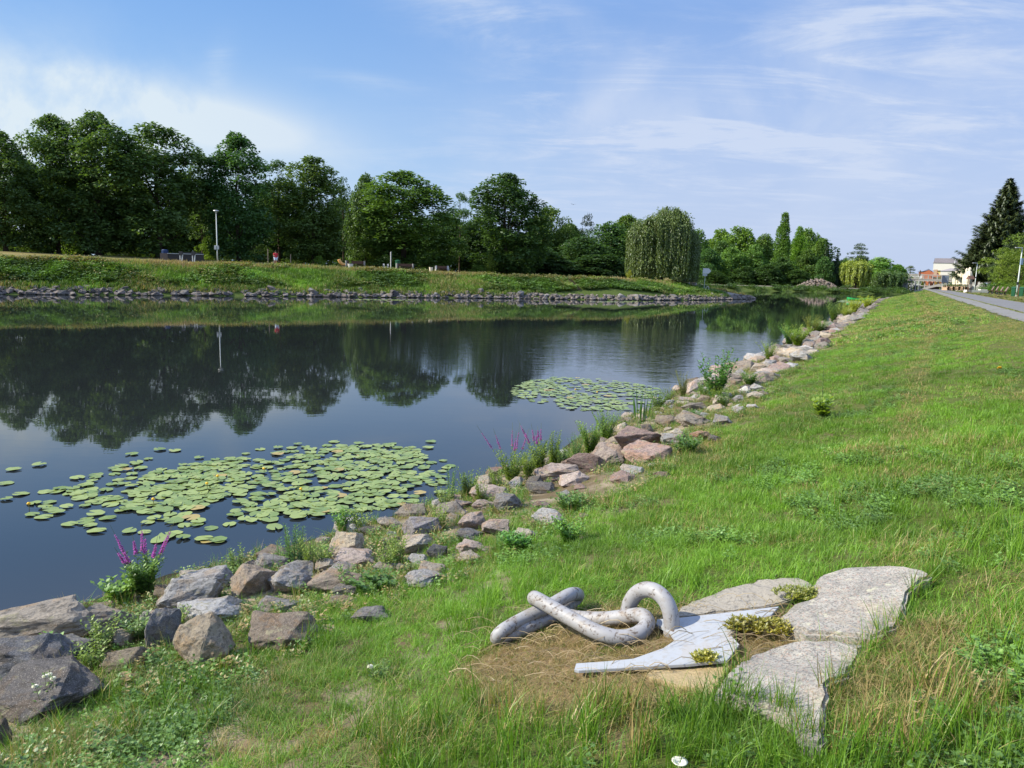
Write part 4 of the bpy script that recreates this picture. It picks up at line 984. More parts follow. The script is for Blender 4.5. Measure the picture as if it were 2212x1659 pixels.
def gn_scatter(name, P, rz, tilt, scl, idx, tone, dry, coll, label, ymir=None):
    n = len(P); me = bpy.data.meshes.new(name); me.vertices.add(n); me.vertices.foreach_set('co', np.asarray(P, np.float32).ravel())
    rot = np.stack([tilt[:, 0], tilt[:, 1], rz], -1)
    for nm, ty, ar in (('rot', 'FLOAT_VECTOR', rot), ('scl', 'FLOAT', scl), ('pick', 'INT', idx), ('tone', 'FLOAT', tone), ('dry', 'FLOAT', dry)):
        at = me.attributes.new(nm, ty, 'POINT')
        at.data.foreach_set('vector' if ty == 'FLOAT_VECTOR' else 'value', np.asarray(ar, np.int32 if ty == 'INT' else np.float32).ravel())
    o = bpy.data.objects.new(name, me); COL.objects.link(o)
    ng = bpy.data.node_groups.new(name, 'GeometryNodeTree'); ng.interface.new_socket('Geometry', in_out='INPUT', socket_type='NodeSocketGeometry'); ng.interface.new_socket('Geometry', in_out='OUTPUT', socket_type='NodeSocketGeometry')
    gi = ng.nodes.new('NodeGroupInput'); go = ng.nodes.new('NodeGroupOutput'); ip = ng.nodes.new('GeometryNodeInstanceOnPoints'); ci = ng.nodes.new('GeometryNodeCollectionInfo')
    ci.inputs['Collection'].default_value = coll; ci.inputs['Separate Children'].default_value = True; ci.inputs['Reset Children'].default_value = True
    def na(nm, ty):
        a = ng.nodes.new('GeometryNodeInputNamedAttribute'); a.data_type = ty; a.inputs['Name'].default_value = nm; return a.outputs['Attribute']
    ng.links.new(gi.outputs[0], ip.inputs['Points']); ng.links.new(ci.outputs[0], ip.inputs['Instance']); ip.inputs['Pick Instance'].default_value = True
    ng.links.new(na('pick', 'INT'), ip.inputs['Instance Index']); ng.links.new(na('rot', 'FLOAT_VECTOR'), ip.inputs['Rotation']); ng.links.new(na('scl', 'FLOAT'), ip.inputs['Scale'])
    ng.links.new(ip.outputs[0], go.inputs[0])
    md = o.modifiers.new('clumps', 'NODES'); md.node_group = ng
    return tag(o, label, 'grass', kind='stuff')
CH = C3(700, 470, 0)[:2]; DIRT = [C3(x, y, 0)[:2] for x, y in [(330, 520), (560, 600), (860, 620), (960, 400), (420, 500), (600, 400), (1000, 500), (1300, 430)]]
FRONT = [tuple(hit(a, b)[:2]) for a, b in [(980, 1500), (1250, 1520), (1560, 1560), (1750, 1600), (2212, 1500), (2300, 1700), (900, 1720), (760, 1600)]]
THATCH = [C3(a, b, 0)[:2] for a, b in [(1780, 620), (1900, 560), (2000, 520), (1950, 660), (1780, 760), (2150, 640)]]
FR = [hit(x, y)[:2] for x, y in [(520, 1620), (700, 1600), (1350, 1600)]]
_x = np.array([v.co[:2] for v in g_near.data.vertices]); _d = np.min([np.hypot(_x[:, 0]-d[0], _x[:, 1]-d[1]) for d in DIRT], axis=0)+(vnoise(_x[:, 0], _x[:, 1], .25, 9)-.5)*.3
_f = np.min([np.hypot(_x[:, 0]-d[0], _x[:, 1]-d[1]) for d in FR], axis=0)
ba = g_near.data.attributes.new('bare', 'FLOAT', 'POINT'); ba.data.foreach_set('value', np.clip(np.maximum((.42-_d)/.2, (.14-_f)/.1), 0, 1).astype(np.float32))
g2_ = hit(1270, 1050)[:2]
def near_grass(v0, v1, dens, coll, name, smul, umin=-7.2, umax=3.5, label=''):
    n = int((umax-umin)*(v1-v0)*dens); u = rng.uniform(umin, umax, n); v = rng.uniform(v0, v1, n); x, y = uv2xy(u, v); z = h_near(u, v)
    us = shore_u(v); s = u-us
    keepm = s > .15
    # sparse growth between the boulders, open sandy gap by the shore
    kp = np.where(s < 2.7, .10+.34*(vnoise(x, y, .8, 21) > .5), np.clip(.62+.7*(vnoise(x, y, .7, 22)-.25), .5, 1.))
    kp = np.where(u > 3.2, .5, kp)
    for P in EXC: kp = np.where(sdist(x, y, P) > .025, 0, kp)
    gap = np.array([2.0, 10.0]); g2 = (hit(1270, 1050))[:2]; dg = np.hypot(x-g2[0], (y-g2[1])*.9); kp = np.where(dg < .9, kp*.15, kp)
    dd = np.min([np.hypot(x-d[0], y-d[1]) for d in DIRT], axis=0); dd2 = dd+(vnoise(x, y, .25, 9)-.5)*.3
    fd = np.min([np.hypot(x-d[0], y-d[1]) for d in FR], axis=0)+(vnoise(x, y, .1, 9)-.5)*.1
    for rx, ry, rr in hand: kp = np.where(np.hypot(x-rx, y-ry) < rr*.72, 0, kp)
    keepm &= rng.random(n) < kp
    # picks
    p1 = vnoise(x, y, .9, 31); p2 = vnoise(x, y, .55, 32); p3 = vnoise(x, y, 2.6, 33); r = rng.random(n)
    idx = rng.integers(0, 3, n)
    idx = np.where((p1*.5+p2*.5 > .52) & (r < np.where(u < -1.2, .30, .50)), rng.integers(4, 6, n), idx)
    idx = np.where((p2 > .70) & (r > .80), 3, idx)
    idx = np.where((p3 > .55) & (r < .45), 6, idx)
    idx = np.where(r > .93, 7, idx)
    band = np.exp(-((u-2.9)/.7)**2)
    dry = .06+.64*(vnoise(x, y, 1.1, 41)*.5+vnoise(x, y, 4.0, 42)*.5)**1.6+.30*np.clip((vnoise(x, y, .35, 43)-.55)*3, 0, 1)
    dry += .22*np.clip(1-s/3.0, 0, 1)+.18*band
    dry += .12*np.clip((v-9)/20, 0, 1)
    strip1 = np.exp(-((u-(.2+1.2*np.clip((v-12)/30, 0, 1)))/.22)**2)*(v > 10); dry += .32*strip1
    dry = np.where(dd2 < .30, 1.0, np.where(dd2 < .50, dry+.35, dry)); idx = np.where(dd2 < .30, 7, idx)
    sc = smul*rng.uniform(.75, 1.25, n)*np.where(dd2 < .4, .60, 1)
    # shorter growth on the slope, long tufts round the slabs
    sc *= np.where(v > 12, .8, 1)*np.where(s < 2.2, .62, 1)*np.where((u > 2) , .75, 1)
    keepm &= ~((fd < .04)); dry = np.where((idx == 4) | (idx == 5), dry*.55, dry)
    dry = np.where(fd < .14, dry+.5, dry)
    th_ = np.min([np.hypot(x-d[0], y-d[1]) for d in THATCH], axis=0)+(vnoise(x, y, .2, 19)-.5)*.35; dry = np.where(th_ < .26, dry+.55, dry); idx = np.where((th_ < .22) & (r < .7), 7, idx)
    fr = inpoly(x, y, FRONT); idx = np.where(fr & (r < .30), 3, idx)
    lb = np.array(uv2xy(-2.9, 1.0)); 
    tone = .22+.50*vnoise(x, y, 1.1, 51)+.40*vnoise(x, y, .3, 52)+.25*(vnoise(x, y, 4, 53)-.5)
    tone += .10*np.clip((v-6)/14, 0, 1)
    K = keepm; x, y, z, idx, sc, dry, tone = x[K], y[K], z[K], idx[K], sc[K], dry[K], tone[K]; n = len(x)
    tl = rng.normal(0, .16, (n, 2)); tl[idx == 7] *= 2.5
    gn_scatter(name, np.stack([x, y, z-.005], -1), rng.uniform(0, 6.28, n), tl, sc, idx, tone, np.clip(dry, 0, 1), LODS[coll][0], label); return n
cnt = [near_grass(-2.4, 6.5, 520, 'clump_near', 'grass', .82, -7.2, 3.4, 'lush near grass with clover, herbs and dry straw in the foreground'),
 near_grass(6.5, 13, 300, 'clump_near', 'grass', .70, -6.6, 3.45, 'green grass on the middle of the near slope'),
 near_grass(6.3, 30, 85, 'clump_mid', 'grass', .72, -6.3, 3.45, 'grass on the slope receding toward the bridge'),
 near_grass(30, 165, 13, 'clump_far', 'grass', .85, -6.3, 3.3, 'short distant grass along the embankment edge')]
# matted straw round the chain
n = 9000; q0 = C3(620, 470, 0); x = rng.uniform(q0[0]-1.1, q0[0]+1.6, n); y = rng.uniform(q0[1]-.9, q0[1]+1.3, n); dd = np.min([np.hypot(x-d[0], y-d[1]) for d in DIRT], axis=0)+(vnoise(x, y, .25, 9)-.5)*.3
K = (dd < .46)
for P in EXC: K &= ~(sdist(x, y, P) > -.005)
x = x[K]; y = y[K]; n = len(x)
gn_scatter('straw', np.stack([x, y, hz_near_xy(x, y)-.004], -1), rng.uniform(0, 6.28, n), rng.normal(0, .35, (n, 2)), rng.uniform(.22, .55, n), rng.choice([6, 7, 7, 2], n), rng.random(n), np.clip(rng.normal(.95, .1, n), .6, 1), LODS['clump_near'][0], 'matted dry brown straw around the chain')
n = 2600; q0 = THATCH[2]; x = rng.uniform(q0[0]-.9, q0[0]+.9, n); y = rng.uniform(q0[1]-.8, q0[1]+.8, n); dd = np.min([np.hypot(x-d[0], y-d[1]) for d in THATCH], axis=0)+(vnoise(x, y, .2, 19)-.5)*.35
K = (dd < .36)
for P in EXC: K &= ~(sdist(x, y, P) > -.01)
x = x[K]; y = y[K]; n = len(x)
gn_scatter('straw', np.stack([x, y, hz_near_xy(x, y)-.004], -1), rng.uniform(0, 6.28, n), rng.normal(0, .3, (n, 2)), rng.uniform(.4, .85, n), rng.choice([6, 7, 7, 1, 0], n), rng.random(n), np.clip(rng.normal(.72, .25, n), .1, 1), LODS['clump_near'][0], 'brown dead thatch in the grass right of the granite slabs')
# rank growth between the boulders
n = 12000; v = rng.uniform(1.5, 30, n)**1.0; v = 1.5+28.5*rng.random(n)**1.4; u = shore_u(v)+rng.uniform(.1, 3.3, n); x, y = uv2xy(u, v); z = h_near(u, v)
K = vnoise(x, y, .5, 77) > .36
for rx, ry, rr in hand: K &= ~(np.hypot(x-rx, y-ry) < rr*.78)
K &= ~(np.hypot(x-g2_[0], (y-g2_[1])*.9) < .8)
x, y, z = x[K], y[K], z[K]; n = len(x); pk_ = rng.choice([3, 3, 4, 5, 7, 1], n)
gn_scatter('undergrowth', np.stack([x, y, z-.01], -1), rng.uniform(0, 6.28, n), rng.normal(0, .2, (n, 2)), rng.uniform(.45, 1.15, n)*np.where(pk_ == 3, .75, 1.1), pk_, .35+rng.random(n)*.6, np.clip(rng.normal(.50, .22, n), 0, 1), LODS['clump_near'][0], 'yellow-green weeds and dry stalks between the shore boulders')
# dry verge along the promenade and beyond it
n = 5200; v = rng.uniform(8, 150, n); k = rng.random(n); u = np.where(k < .30, 4.68+rng.normal(0, .06, n), np.where(k < .40, 3.45+rng.normal(0, .10, n), 7.5+rng.random(n)**1.3*7)); x, y = uv2xy(u, v)
gn_scatter('grass', np.stack([x, y, np.full(n, 2.262)], -1), rng.uniform(0, 6.28, n), rng.normal(0, .15, (n, 2)), np.where(k < .4, .22, .8)*rng.uniform(.5, 1.1, n), np.where(k < .4, 7, rng.integers(5, 8, n)), rng.random(n), np.clip(rng.normal(.62, .2, n), 0, 1), LODS['clump_mid' ][0] if False else LODS['clump_far'][0], 'dry yellow grass lining the promenade')
# far bank: lush weeds on the face, thin turf on the crest
n = 30000; s = rng.uniform(-60, 128, n); off = rng.uniform(.9, 11.5, n); x = L0[0]+LD[0]*s+LN[0]*off; y = L0[1]+LD[1]*s+LN[1]*off
a = sdist(x, y, POLY_A); z = h_far(x, y); c1 = vnoise(x, y, 4.5, 61); c2 = vnoise(x, y, 1.8, 62); r = rng.random(n)
idx = np.where(c1+.3*c2 > .58, rng.integers(0, 3, n), np.where(r < .5, 3, 4)); idx = np.where(a > 8.4, 5, idx); idx = np.where((a < 2.2), rng.integers(3, 5, n), idx)
dry = .12+.75*(1-c1)*vnoise(x, y, 3, 63)+.45*(a > 6.6)+.22*np.clip((2.6-a)/1.6, 0, 1); tone = .22+.75*c2*vnoise(x, y, .9, 64)*1.5+.2*(1-c1)
K = (a > .7) & (a < 8.3) & (s < 97+4*c2) & ((r < .8) | (a < 8)) & ~((np.abs(s-66.3-(a-4)*.25) < .65))
sc = np.where(idx == 5, 1., rng.uniform(.55, 1.1, n))
gn_scatter('bank_vegetation', np.stack([x, y, z-.03], -1)[K], rng.uniform(0, 6.28, K.sum()), rng.normal(0, .12, (K.sum(), 2)), sc[K], idx[K], tone[K], np.clip(dry[K], 0, 1), LODS['clump_bank'][0], 'lush green weeds and nettles covering the far bank')
# reeds on the spit bank
n = 5200; x = rng.uniform(30, 150, n); y = rng.uniform(205, 262, n); b = sdist(x, y, POLY_B); a = sdist(x, y, POLY_A); z = h_far(x, y)
K = (b > .2) & (b < 5.5) & (a < -1) & ((x > 78) & (x < 112) | (vnoise(x, y, 7, 71) > .42))
gn_scatter('bank_vegetation', np.stack([x, y, z], -1)[K], rng.uniform(0, 6.28, K.sum()), rng.normal(0, .1, (K.sum(), 2)), rng.uniform(1.2, 2.4, K.sum()), rng.integers(0, 5, K.sum()), np.full(K.sum(), .15)+rng.random(K.sum())*.3, np.full(K.sum(), .1), LODS['clump_bank'][0], 'dense green reeds and weeds along the distant spit')
# dry blond grass on the gravel tip
n = 500; s = 100+rng.random(n)*24; off = 13-(s-100)*.45+rng.normal(0, .8, n); x = L0[0]+LD[0]*s+LN[0]*off; y = L0[1]+LD[1]*s+LN[1]*off; a = sdist(x, y, POLY_A); K = a > .4
gn_scatter('dry_grass', np.stack([x, y, h_far(x, y)], -1)[K], rng.uniform(0, 6.28, K.sum()), rng.normal(0, .1, (K.sum(), 2)), rng.uniform(.6, 1.2, K.sum()), rng.integers(3, 5, K.sum()), rng.random(K.sum()), np.full(K.sum(), .8), LODS['clump_bank'][0], 'blond dry grass on the edge of the gravel tip')
print('GRASS', cnt)
# loose dry stalks on and around the slabs
mb = MB(); r_ = random.Random(5)
for k in range(420):
    zx = r_.uniform(120, 1500); zy = r_.uniform(300, 640) if zx < 1000 else r_.uniform(280, 560)
    p = C3(zx, zy, .012 if zx < 540 else .02)
    if min(np.hypot(p[0]-d[0], p[1]-d[1]) for d in DIRT) > .7: continue
    if any(inpoly(np.array([p[0]]), np.array([p[1]]), P)[0] for P in EXC[:3]) and r_.random() < .8: continue
    if inpoly(np.array([p[0]]), np.array([p[1]]), EXC[4])[0]:
        if r_.random() < .93: continue
        p = C3(zx, zy, .062)
    a = r_.uniform(-.6, .6)+(pi if r_.random() < .5 else 0); L = r_.uniform(.06, .28); h = r_.uniform(.005, .05)
    pts = [p+np.array([cos(a)*L*t, sin(a)*L*t+.02*sin(3*t), h*sin(pi*t)+.01*r_.random()]) for t in np.linspace(0, 1, 5)]
    mb.tube(pts, r_.uniform(.0012, .0026), 4, cap=False)
tag(mb.build('dry_stalks', m_straw), 'loose dry straw stalks lying around the chain and slabs', 'straw', kind='stuff')

# long tufts leaning over the slab edges
E_ = [(2118, 150), (2075, 190), (2015, 235), (1998, 330), (1966, 390), (1850, 438), (1806, 505), (1756, 602), (1664, 650), (1664, 870), (1560, 900), (1500, 800), (1400, 752), (1250, 722), (1130, 700)]
PT = []
for a, b in zip(E_[:-1], E_[1:]):
    for k in range(9):
        t = random.random(); p = C3(a[0]+(b[0]-a[0])*t+random.uniform(6, 30)*(1 if a[1] < 860 and a[0] > 1600 else 0), a[1]+(b[1]-a[1])*t+random.uniform(4, 26), 0); PT.append(p)
PT = np.array(PT); n = len(PT)
gn_scatter('edge_grass', PT, rng.uniform(0, 6.28, n), rng.normal(0, .22, (n, 2)), rng.uniform(.5, .95, n), rng.choice([0, 1, 3, 3, 7], n), .4+.5*rng.random(n), np.clip(rng.normal(.3, .2, n), 0, 1), LODS['clump_near'][0], 'long grass tufts leaning over the slab edges')
# ------------------------------------------------------------ trees
def leafcloud(r, puffs, ll, lw, droop=.5, shell=(.55, 1.05), upb=-.35):
    """leaf rhombs over a list of puffs (centre, radius xyz, number)"""
    out = []
    for c, rad, n in puffs:
        c = np.array(c); rad = np.array(rad)
        d = r.normal(size=(n, 3)); d /= np.linalg.norm(d, axis=1)[:, None]
        keep = d[:, 2] > upb-.5*r.random(n); d = d[keep]; m = len(d)
        q = shell[0]+(shell[1]-shell[0])*r.random(m)**.5
        P = c+d*rad*q[:, None]
        ax = d+r.normal(0, .45, (m, 3)); ax[:, 2] = ax[:, 2]*.4-droop*r.random(m); ax /= np.linalg.norm(ax, axis=1)[:, None]
        nn = d+np.array([0, 0, .6])+r.normal(0, .45, (m, 3)); b = np.cross(nn, ax); b /= np.maximum(np.linalg.norm(b, axis=1), 1e-6)[:, None]
        l = (ll*r.uniform(.65, 1.25, m))[:, None]; w = (lw*r.uniform(.65, 1.25, m))[:, None]
        out.append(np.stack([P, P+ax*l*.45+b*w*.5, P+ax*l, P+ax*l*.45-b*w*.5], 1))
    return np.concatenate(out).reshape(-1, 3)
def envelope(kind, t):
    if kind == 'chestnut': return np.interp(t, [0, .12, .4, .7, .88, 1], [.62, .86, 1, .90, .62, .18])
    if kind == 'round': return np.interp(t, [0, .15, .45, .75, .9, 1], [.6, .9, 1, .85, .55, .2])
    if kind == 'broad': return np.interp(t, [0, .2, .5, .8, 1], [.8, 1, .98, .7, .25])
    if kind == 'poplar': return np.interp(t, [0, .08, .35, .7, .9, 1], [.35, .8, 1, .75, .42, .1])
def puffcrown(seed, kind, H, Wd, zb, npuff, pr, nleaf, ll, lw, gaps=.0, lobes=3, flat=.75, inner=.25):
    r = np.random.default_rng(seed); lob = r.uniform(0, 6.28, lobes); amp = r.uniform(.10, .26, lobes); P = []
    k = 0
    while len(P) < npuff:
        k += 1; t = r.random()**.9; a = r.uniform(0, 6.28)
        e = envelope(kind, t)*(1+sum(amp[i]*cos((i+1)*a+lob[i]+t*3) for i in range(lobes)))
        rr = Wd/2*e; prr = pr*r.uniform(.65, 1.25)*(1 if t < .85 else .75)
        q = max(rr-prr*.75, .1)*(1 if r.random() > inner else r.random()**.5)
        z = zb+(H-zb-prr*flat*.6)*t
        P.append(((q*cos(a), q*sin(a), z), (prr, prr, prr*flat), int(nleaf*(prr/pr)**2)))
        if k > 5000: break
    return P, r
def trunk_mb(seed, H, zb, r0_, puffs, nl=9, sides=7):
    r = random.Random(seed); mb = MB(); top = H*.82
    pts = [(r.uniform(-.15, .15)*k/3, r.uniform(-.15, .15)*k/3, -.3+(top+.3)*k/7) for k in range(8)]
    mb.tube(spline(pts, 2), [r0_*(1.25 if i == 0 else 1)*(1-.88*i/14) for i in range(15)], sides)
    for (c, rad, n) in r.sample(puffs, min(nl, len(puffs))):
        z0 = max(zb*.8, c[2]*r.uniform(.35, .62)); i = min(int((z0+.3)/(top+.3)*7), 6); b = np.array([pts[i][0], pts[i][1], z0]); c = np.array(c)
        m_ = (b+c)/2+np.array([0, 0, -.04*H*r.random()]); rr = r0_*.42*(1-.6*z0/H)
        mb.tube(spline([b, m_, c], 3), [rr, rr*.85, rr*.7, rr*.55, rr*.42, rr*.3, rr*.15], 5)
    return mb
PROTO = {}
def reg(name, Hp, Wp, crown_me, trunk_mesh): PROTO[name] = (Hp, Wp, crown_me, trunk_mesh)
def mkmesh(mb, mat, name):
    me = bpy.data.meshes.new(name); me.from_pydata(mb.v, [], mb.f); me.materials.append(mat); me.polygons.foreach_set('use_smooth', [True]*len(me.polygons)); return me
def puff_proto(name, seed, kind, H, Wd, zb, npuff, pr, nleaf, ll, lw, rt_, mat=None, flat=.75, inner=.25, droop=.5):
    P, r = puffcrown(seed, kind, H, Wd, zb, npuff, pr, nleaf, ll, lw, flat=flat, inner=inner)
    V = leafcloud(r, P, ll, lw, droop)
    reg(name, H, Wd, polymesh('crown', V, 4, mat or m_leaf), mkmesh(trunk_mb(seed, H, zb, rt_, P), m_bark, 'trunk'))
for i in range(4): puff_proto('chestnut%d' % i, 20+i, 'chestnut', 22, 12, .9, 270, 1.35, 125, .50, .34, .42, flat=.72, droop=.65, inner=.3)
for i in range(3): puff_proto('sparse%d' % i, 30+i, 'chestnut', 18, 8, 3.5, 62, 1.25, 105, .44, .28, .28, flat=.6)
for i in range(4): puff_proto('wood%d' % i, 40+i, 'round', 18, 13, .3, 170, 1.7, 140, .55, .42, .35, flat=.7)
for i in range(4): puff_proto('far%d' % i, 50+i, 'broad', 18, 14, .0, 105, 2.1, 130, .80, .62, .35, flat=.7)
for i in range(2): puff_proto('shrub%d' % i, 60+i, 'broad', 4, 5, .0, 46, .75, 110, .24, .17, .06, flat=.8)
puff_proto('poplar0', 70, 'poplar', 26, 5.2, .6, 150, .95, 120, .46, .32, .3, flat=1.7, droop=-.9, inner=.35)
puff_proto('birch0', 75, 'round', 9, 6, 1.8, 80, .85, 130, .26, .12, .10, flat=.45, droop=.3)
puff_proto('yew0', 77, 'broad', 9, 7, .0, 110, 1.0, 210, .26, .10, .2, mat=m_needle, flat=.9)
# weeping willow: curtains of hanging shoots
def willow(name, seed, H, Wd, n, ll, lw, hang=(.35, .95), form=None):
    r = np.random.default_rng(seed); Q = []; lb = [(r.uniform(0, 6.28), r.uniform(.25, .95)) for _ in range(7)]
    doms = [((0, 0), Wd*.30, H)]+[((cos(a)*Wd*.5*(1-.34)*q, sin(a)*Wd*.5*(1-.34)*q), Wd*r.uniform(.17, .24), H*r.uniform(.66, .92)) for a, q in [(k*2*pi/8+r.uniform(-.3, .3), r.uniform(.75, 1)) for k in range(8)]]
    if form: doms = form
    bund = []
    for k in range(max(n//8, 30)):
        (cx, cy), rad, top = doms[r.integers(0, len(doms))]; bund.append((cx, cy, rad, top, r.uniform(0, 6.28), min(.25+.8*r.random()**.6, 1.0), r.uniform(*hang)))
    for k in range(n):
        cx, cy, rad, top, a, q, hg = bund[r.integers(0, len(bund))]; a = a+r.normal(0, .10); q = min(max(q+r.normal(0, .05), .05), 1.08); x = cx+cos(a)*rad*q; y = cy+sin(a)*rad*q; z = top-rad*.85*(q**2.2)*1.1-r.random()*.5
        L = z*hg*r.uniform(.8, 1.1); z1 = max(z-L, .15+.9*r.random()); m = int((z-z1)/.24)
        if m < 3: continue
        t = np.arange(m)/m; sw = .25*r.normal(); ph = r.uniform(0, 6)
        px_ = x+cos(a)*.45*np.sin(np.minimum(t*6, 1.57))*rad*.12+sw*.2*np.sin(t*4+ph); py_ = y+sin(a)*.45*np.sin(np.minimum(t*6, 1.57))*rad*.12+sw*.2*np.cos(t*4+ph); pz_ = z-(z-z1)*t
        P = np.stack([px_, py_, pz_], -1)+r.normal(0, .05, (m, 3)); b = r.normal(size=(m, 3)); ax = np.array([0, 0, -1.])+b*.38; ax /= np.linalg.norm(ax, axis=1)[:, None]
        nb = np.cross(ax, np.stack([np.cos(a+r.normal(0, .8, m)), np.sin(a+r.normal(0, .8, m)), np.zeros(m)], -1)); nb /= np.maximum(np.linalg.norm(nb, axis=1), 1e-6)[:, None]
        Q.append(np.stack([P, P+ax*ll*.45+nb*lw*.5, P+ax*ll, P+ax*ll*.45-nb*lw*.5], 1))
        # leafy top
    P_, _ = [((cx, cy, top-rad*.75), (rad*1.0, rad*1.0, rad*.7), 330) for (cx, cy), rad, top in doms]+[((r.normal(0, Wd*.10), r.normal(0, Wd*.10), H*t), (Wd*.30, Wd*.30, H*.16), 520) for t in (.2, .32, .45, .58, .7)], 0
    Q = np.concatenate(Q).reshape(-1, 3); Q = np.concatenate([Q, leafcloud(r, P_, ll*1.1, lw*1.5, 1.1, (.5, 1.02), .1)])
    mb = MB(); mb.tube([(0, 0, -.3), (.1, 0, H*.2), (0, .1, H*.45), (0, 0, H*.75)], [.5, .38, .28, .12], 8)
    for (cx, cy), rad, top in doms[1:]: mb.tube(spline([(0, 0, H*.22), (cx*.5, cy*.5, top*.6), (cx, cy, top-rad)], 3), [.22, .2, .17, .14, .11, .08, .05], 5)
    reg(name, H, Wd, polymesh('crown', Q, 4, m_willow), mkmesh(mb, m_bark, 'trunk'))
willow('willow0', 81, 14.5, 13.5, 3300, .42, .15, (.5, 1.0), [((.9, 0), 3.3, 14.5), ((.9, 0), 3.3, 14.5), ((-3.4, 0), 3.1, 12.4), ((-1.2, -1.8), 3.0, 13.0), ((2.6, -1.6), 2.8, 13.4), ((2.4, 2), 2.8, 13.4), ((-1.5, 2), 3., 13.), ((4.6, -.4), 2.1, 10.2), ((-4.6, -.8), 2.0, 10.8)])
willow('willow1', 82, 11, 12, 900, .6, .24, (.3, .9))
# conifers
def spruce(name, seed, H, Wd, tiers, ll, lw, mat=None, top_t=1., start=.6):
    r = random.Random(seed); V = []; mb = MB(); mb.tube([(0, 0, -.3), (0, 0, H*.5), (0, 0, H)], [.24, .15, .02], 7)
    for i in range(tiers):
        t = (i+.5)/tiers; z = start+(H-start)*t**.92; R_ = Wd/2*(1-t)**.85*(1+.08*sin(i*2.1))+.08; nb = max(4, int(15*(1-t)+5)); 
        for k in range(nb):
            a = k*2*pi/nb+i*.7+r.uniform(-.25, .25); L = R_*r.uniform(.7, 1.12); d = np.array([cos(a), sin(a), 0]); s_ = np.array([-sin(a), cos(a), 0])
            pts = [np.array([0, 0, z])+d*L*q+np.array([0, 0, -.20*L*sin(q*2.2)+.16*L*q**3]) for q in np.linspace(0, 1, 5)]
            mb.tube(pts, [.035, .03, .022, .015, .006], 3, cap=False); m = int(12+L*15)
            for j in range(m):
                q = .12+.88*(j+r.random())/m; ii = min(int(q*4), 3); f = q*4-ii; p = pts[ii]*(1-f)+pts[ii+1]*f; sl_ = (1-q*.75)*L*.30+.10
                for sg in (-1, 1):
                    e = unit(d*.75+s_*sg*r.uniform(.5, 1.1)+np.array([0, 0, r.uniform(-.55, .05)])); o_ = p+e*r.uniform(0, .5)*sl_; V += quad_leaf(o_, e, unit(np.cross(e, [.1, 0, 1])), ll*r.uniform(.7, 1.3)*(.5+sl_), lw*r.uniform(.8, 1.3))
                V += quad_leaf(p, unit(d*.3+np.array([0, 0, -1])+s_*r.uniform(-.5, .5)), s_, ll*.8, lw)
    reg(name, H, Wd, polymesh('crown', V, 4, mat or m_needle), mkmesh(mb, m_bark, 'trunk'))
spruce('spruce0', 91, 16, 10.5, 46, .62, .15, start=2.4)
spruce('spruce1', 92, 15, 6.5, 18, .9, .26)
def pine(name, seed, H, Wd):
    r = np.random.default_rng(seed); P = []
    for z, w, n in [(.98, .25, 3), (.9, .5, 5), (.8, .8, 7), (.68, .95, 8), (.55, .95, 8), (.42, .75, 6)]:
        for k in range(n):
            a = k*6.28/n+r.uniform(-.3, .3); q = Wd/2*w*r.uniform(.35, .9); P.append(((q*cos(a), q*sin(a), H*z+r.uniform(-.3, .3)), (1.35, 1.35, .42), 110))
    mb = trunk_mb(seed, H, H*.35, .3, P, 18); reg(name, H, Wd, polymesh('crown', leafcloud(r, P, .55, .2, -.1), 4, m_needle), mkmesh(mb, m_bark, 'trunk'))
pine('pine0', 95, 14, 11)
NTREE = 0
def tree(name, proto, x, y, zb, H, Wd, label, color=(1, 1, 1), cat='tree', group=None):
    global NTREE
    Hp, Wp, cm, tm = PROTO[proto]; NTREE += 1; r = empty(name, (x, y, zb), random.uniform(0, 6.28), (Wd/Wp, Wd/Wp, H/Hp)); tag(r, label, cat, group)
    c = link('crown', cm, None, r); k = random.uniform(.9, 1.1); c.color = (color[0]*k, color[1]*k, color[2]*k, 1)
    t = link('trunk' if cat == 'tree' else 'stems', tm, None, r); return r
def park_tree(name, proto, px, ytop, wpx, off, label, color=(1, 1, 1), cat='tree', group=None):
    p = onfar(px, off); top = atd(px, ytop, p[1]); return tree(name, proto, p[0], p[1], p[2]-.05, top[2]-p[2], wpx*p[1]/F_PX*(1.09 if proto[:4] in ('ches', 'wood') else 1.02), label, color, cat, group)
def deep_tree(name, proto, px, ytop, wpx, dep, label, color=(1, 1, 1), zb=1.2, cat='tree', group=None):
    top = atd(px, ytop, dep); return tree(name, proto, top[0], top[1], zb, top[2]-zb, wpx*dep/F_PX*1.04, label, color, cat, group)
C1 = (1, 1, 1); CL = (1.5, 1.45, 1.0); CD = (.62, .72, .75); CB = (.8, 1.0, 1.05)
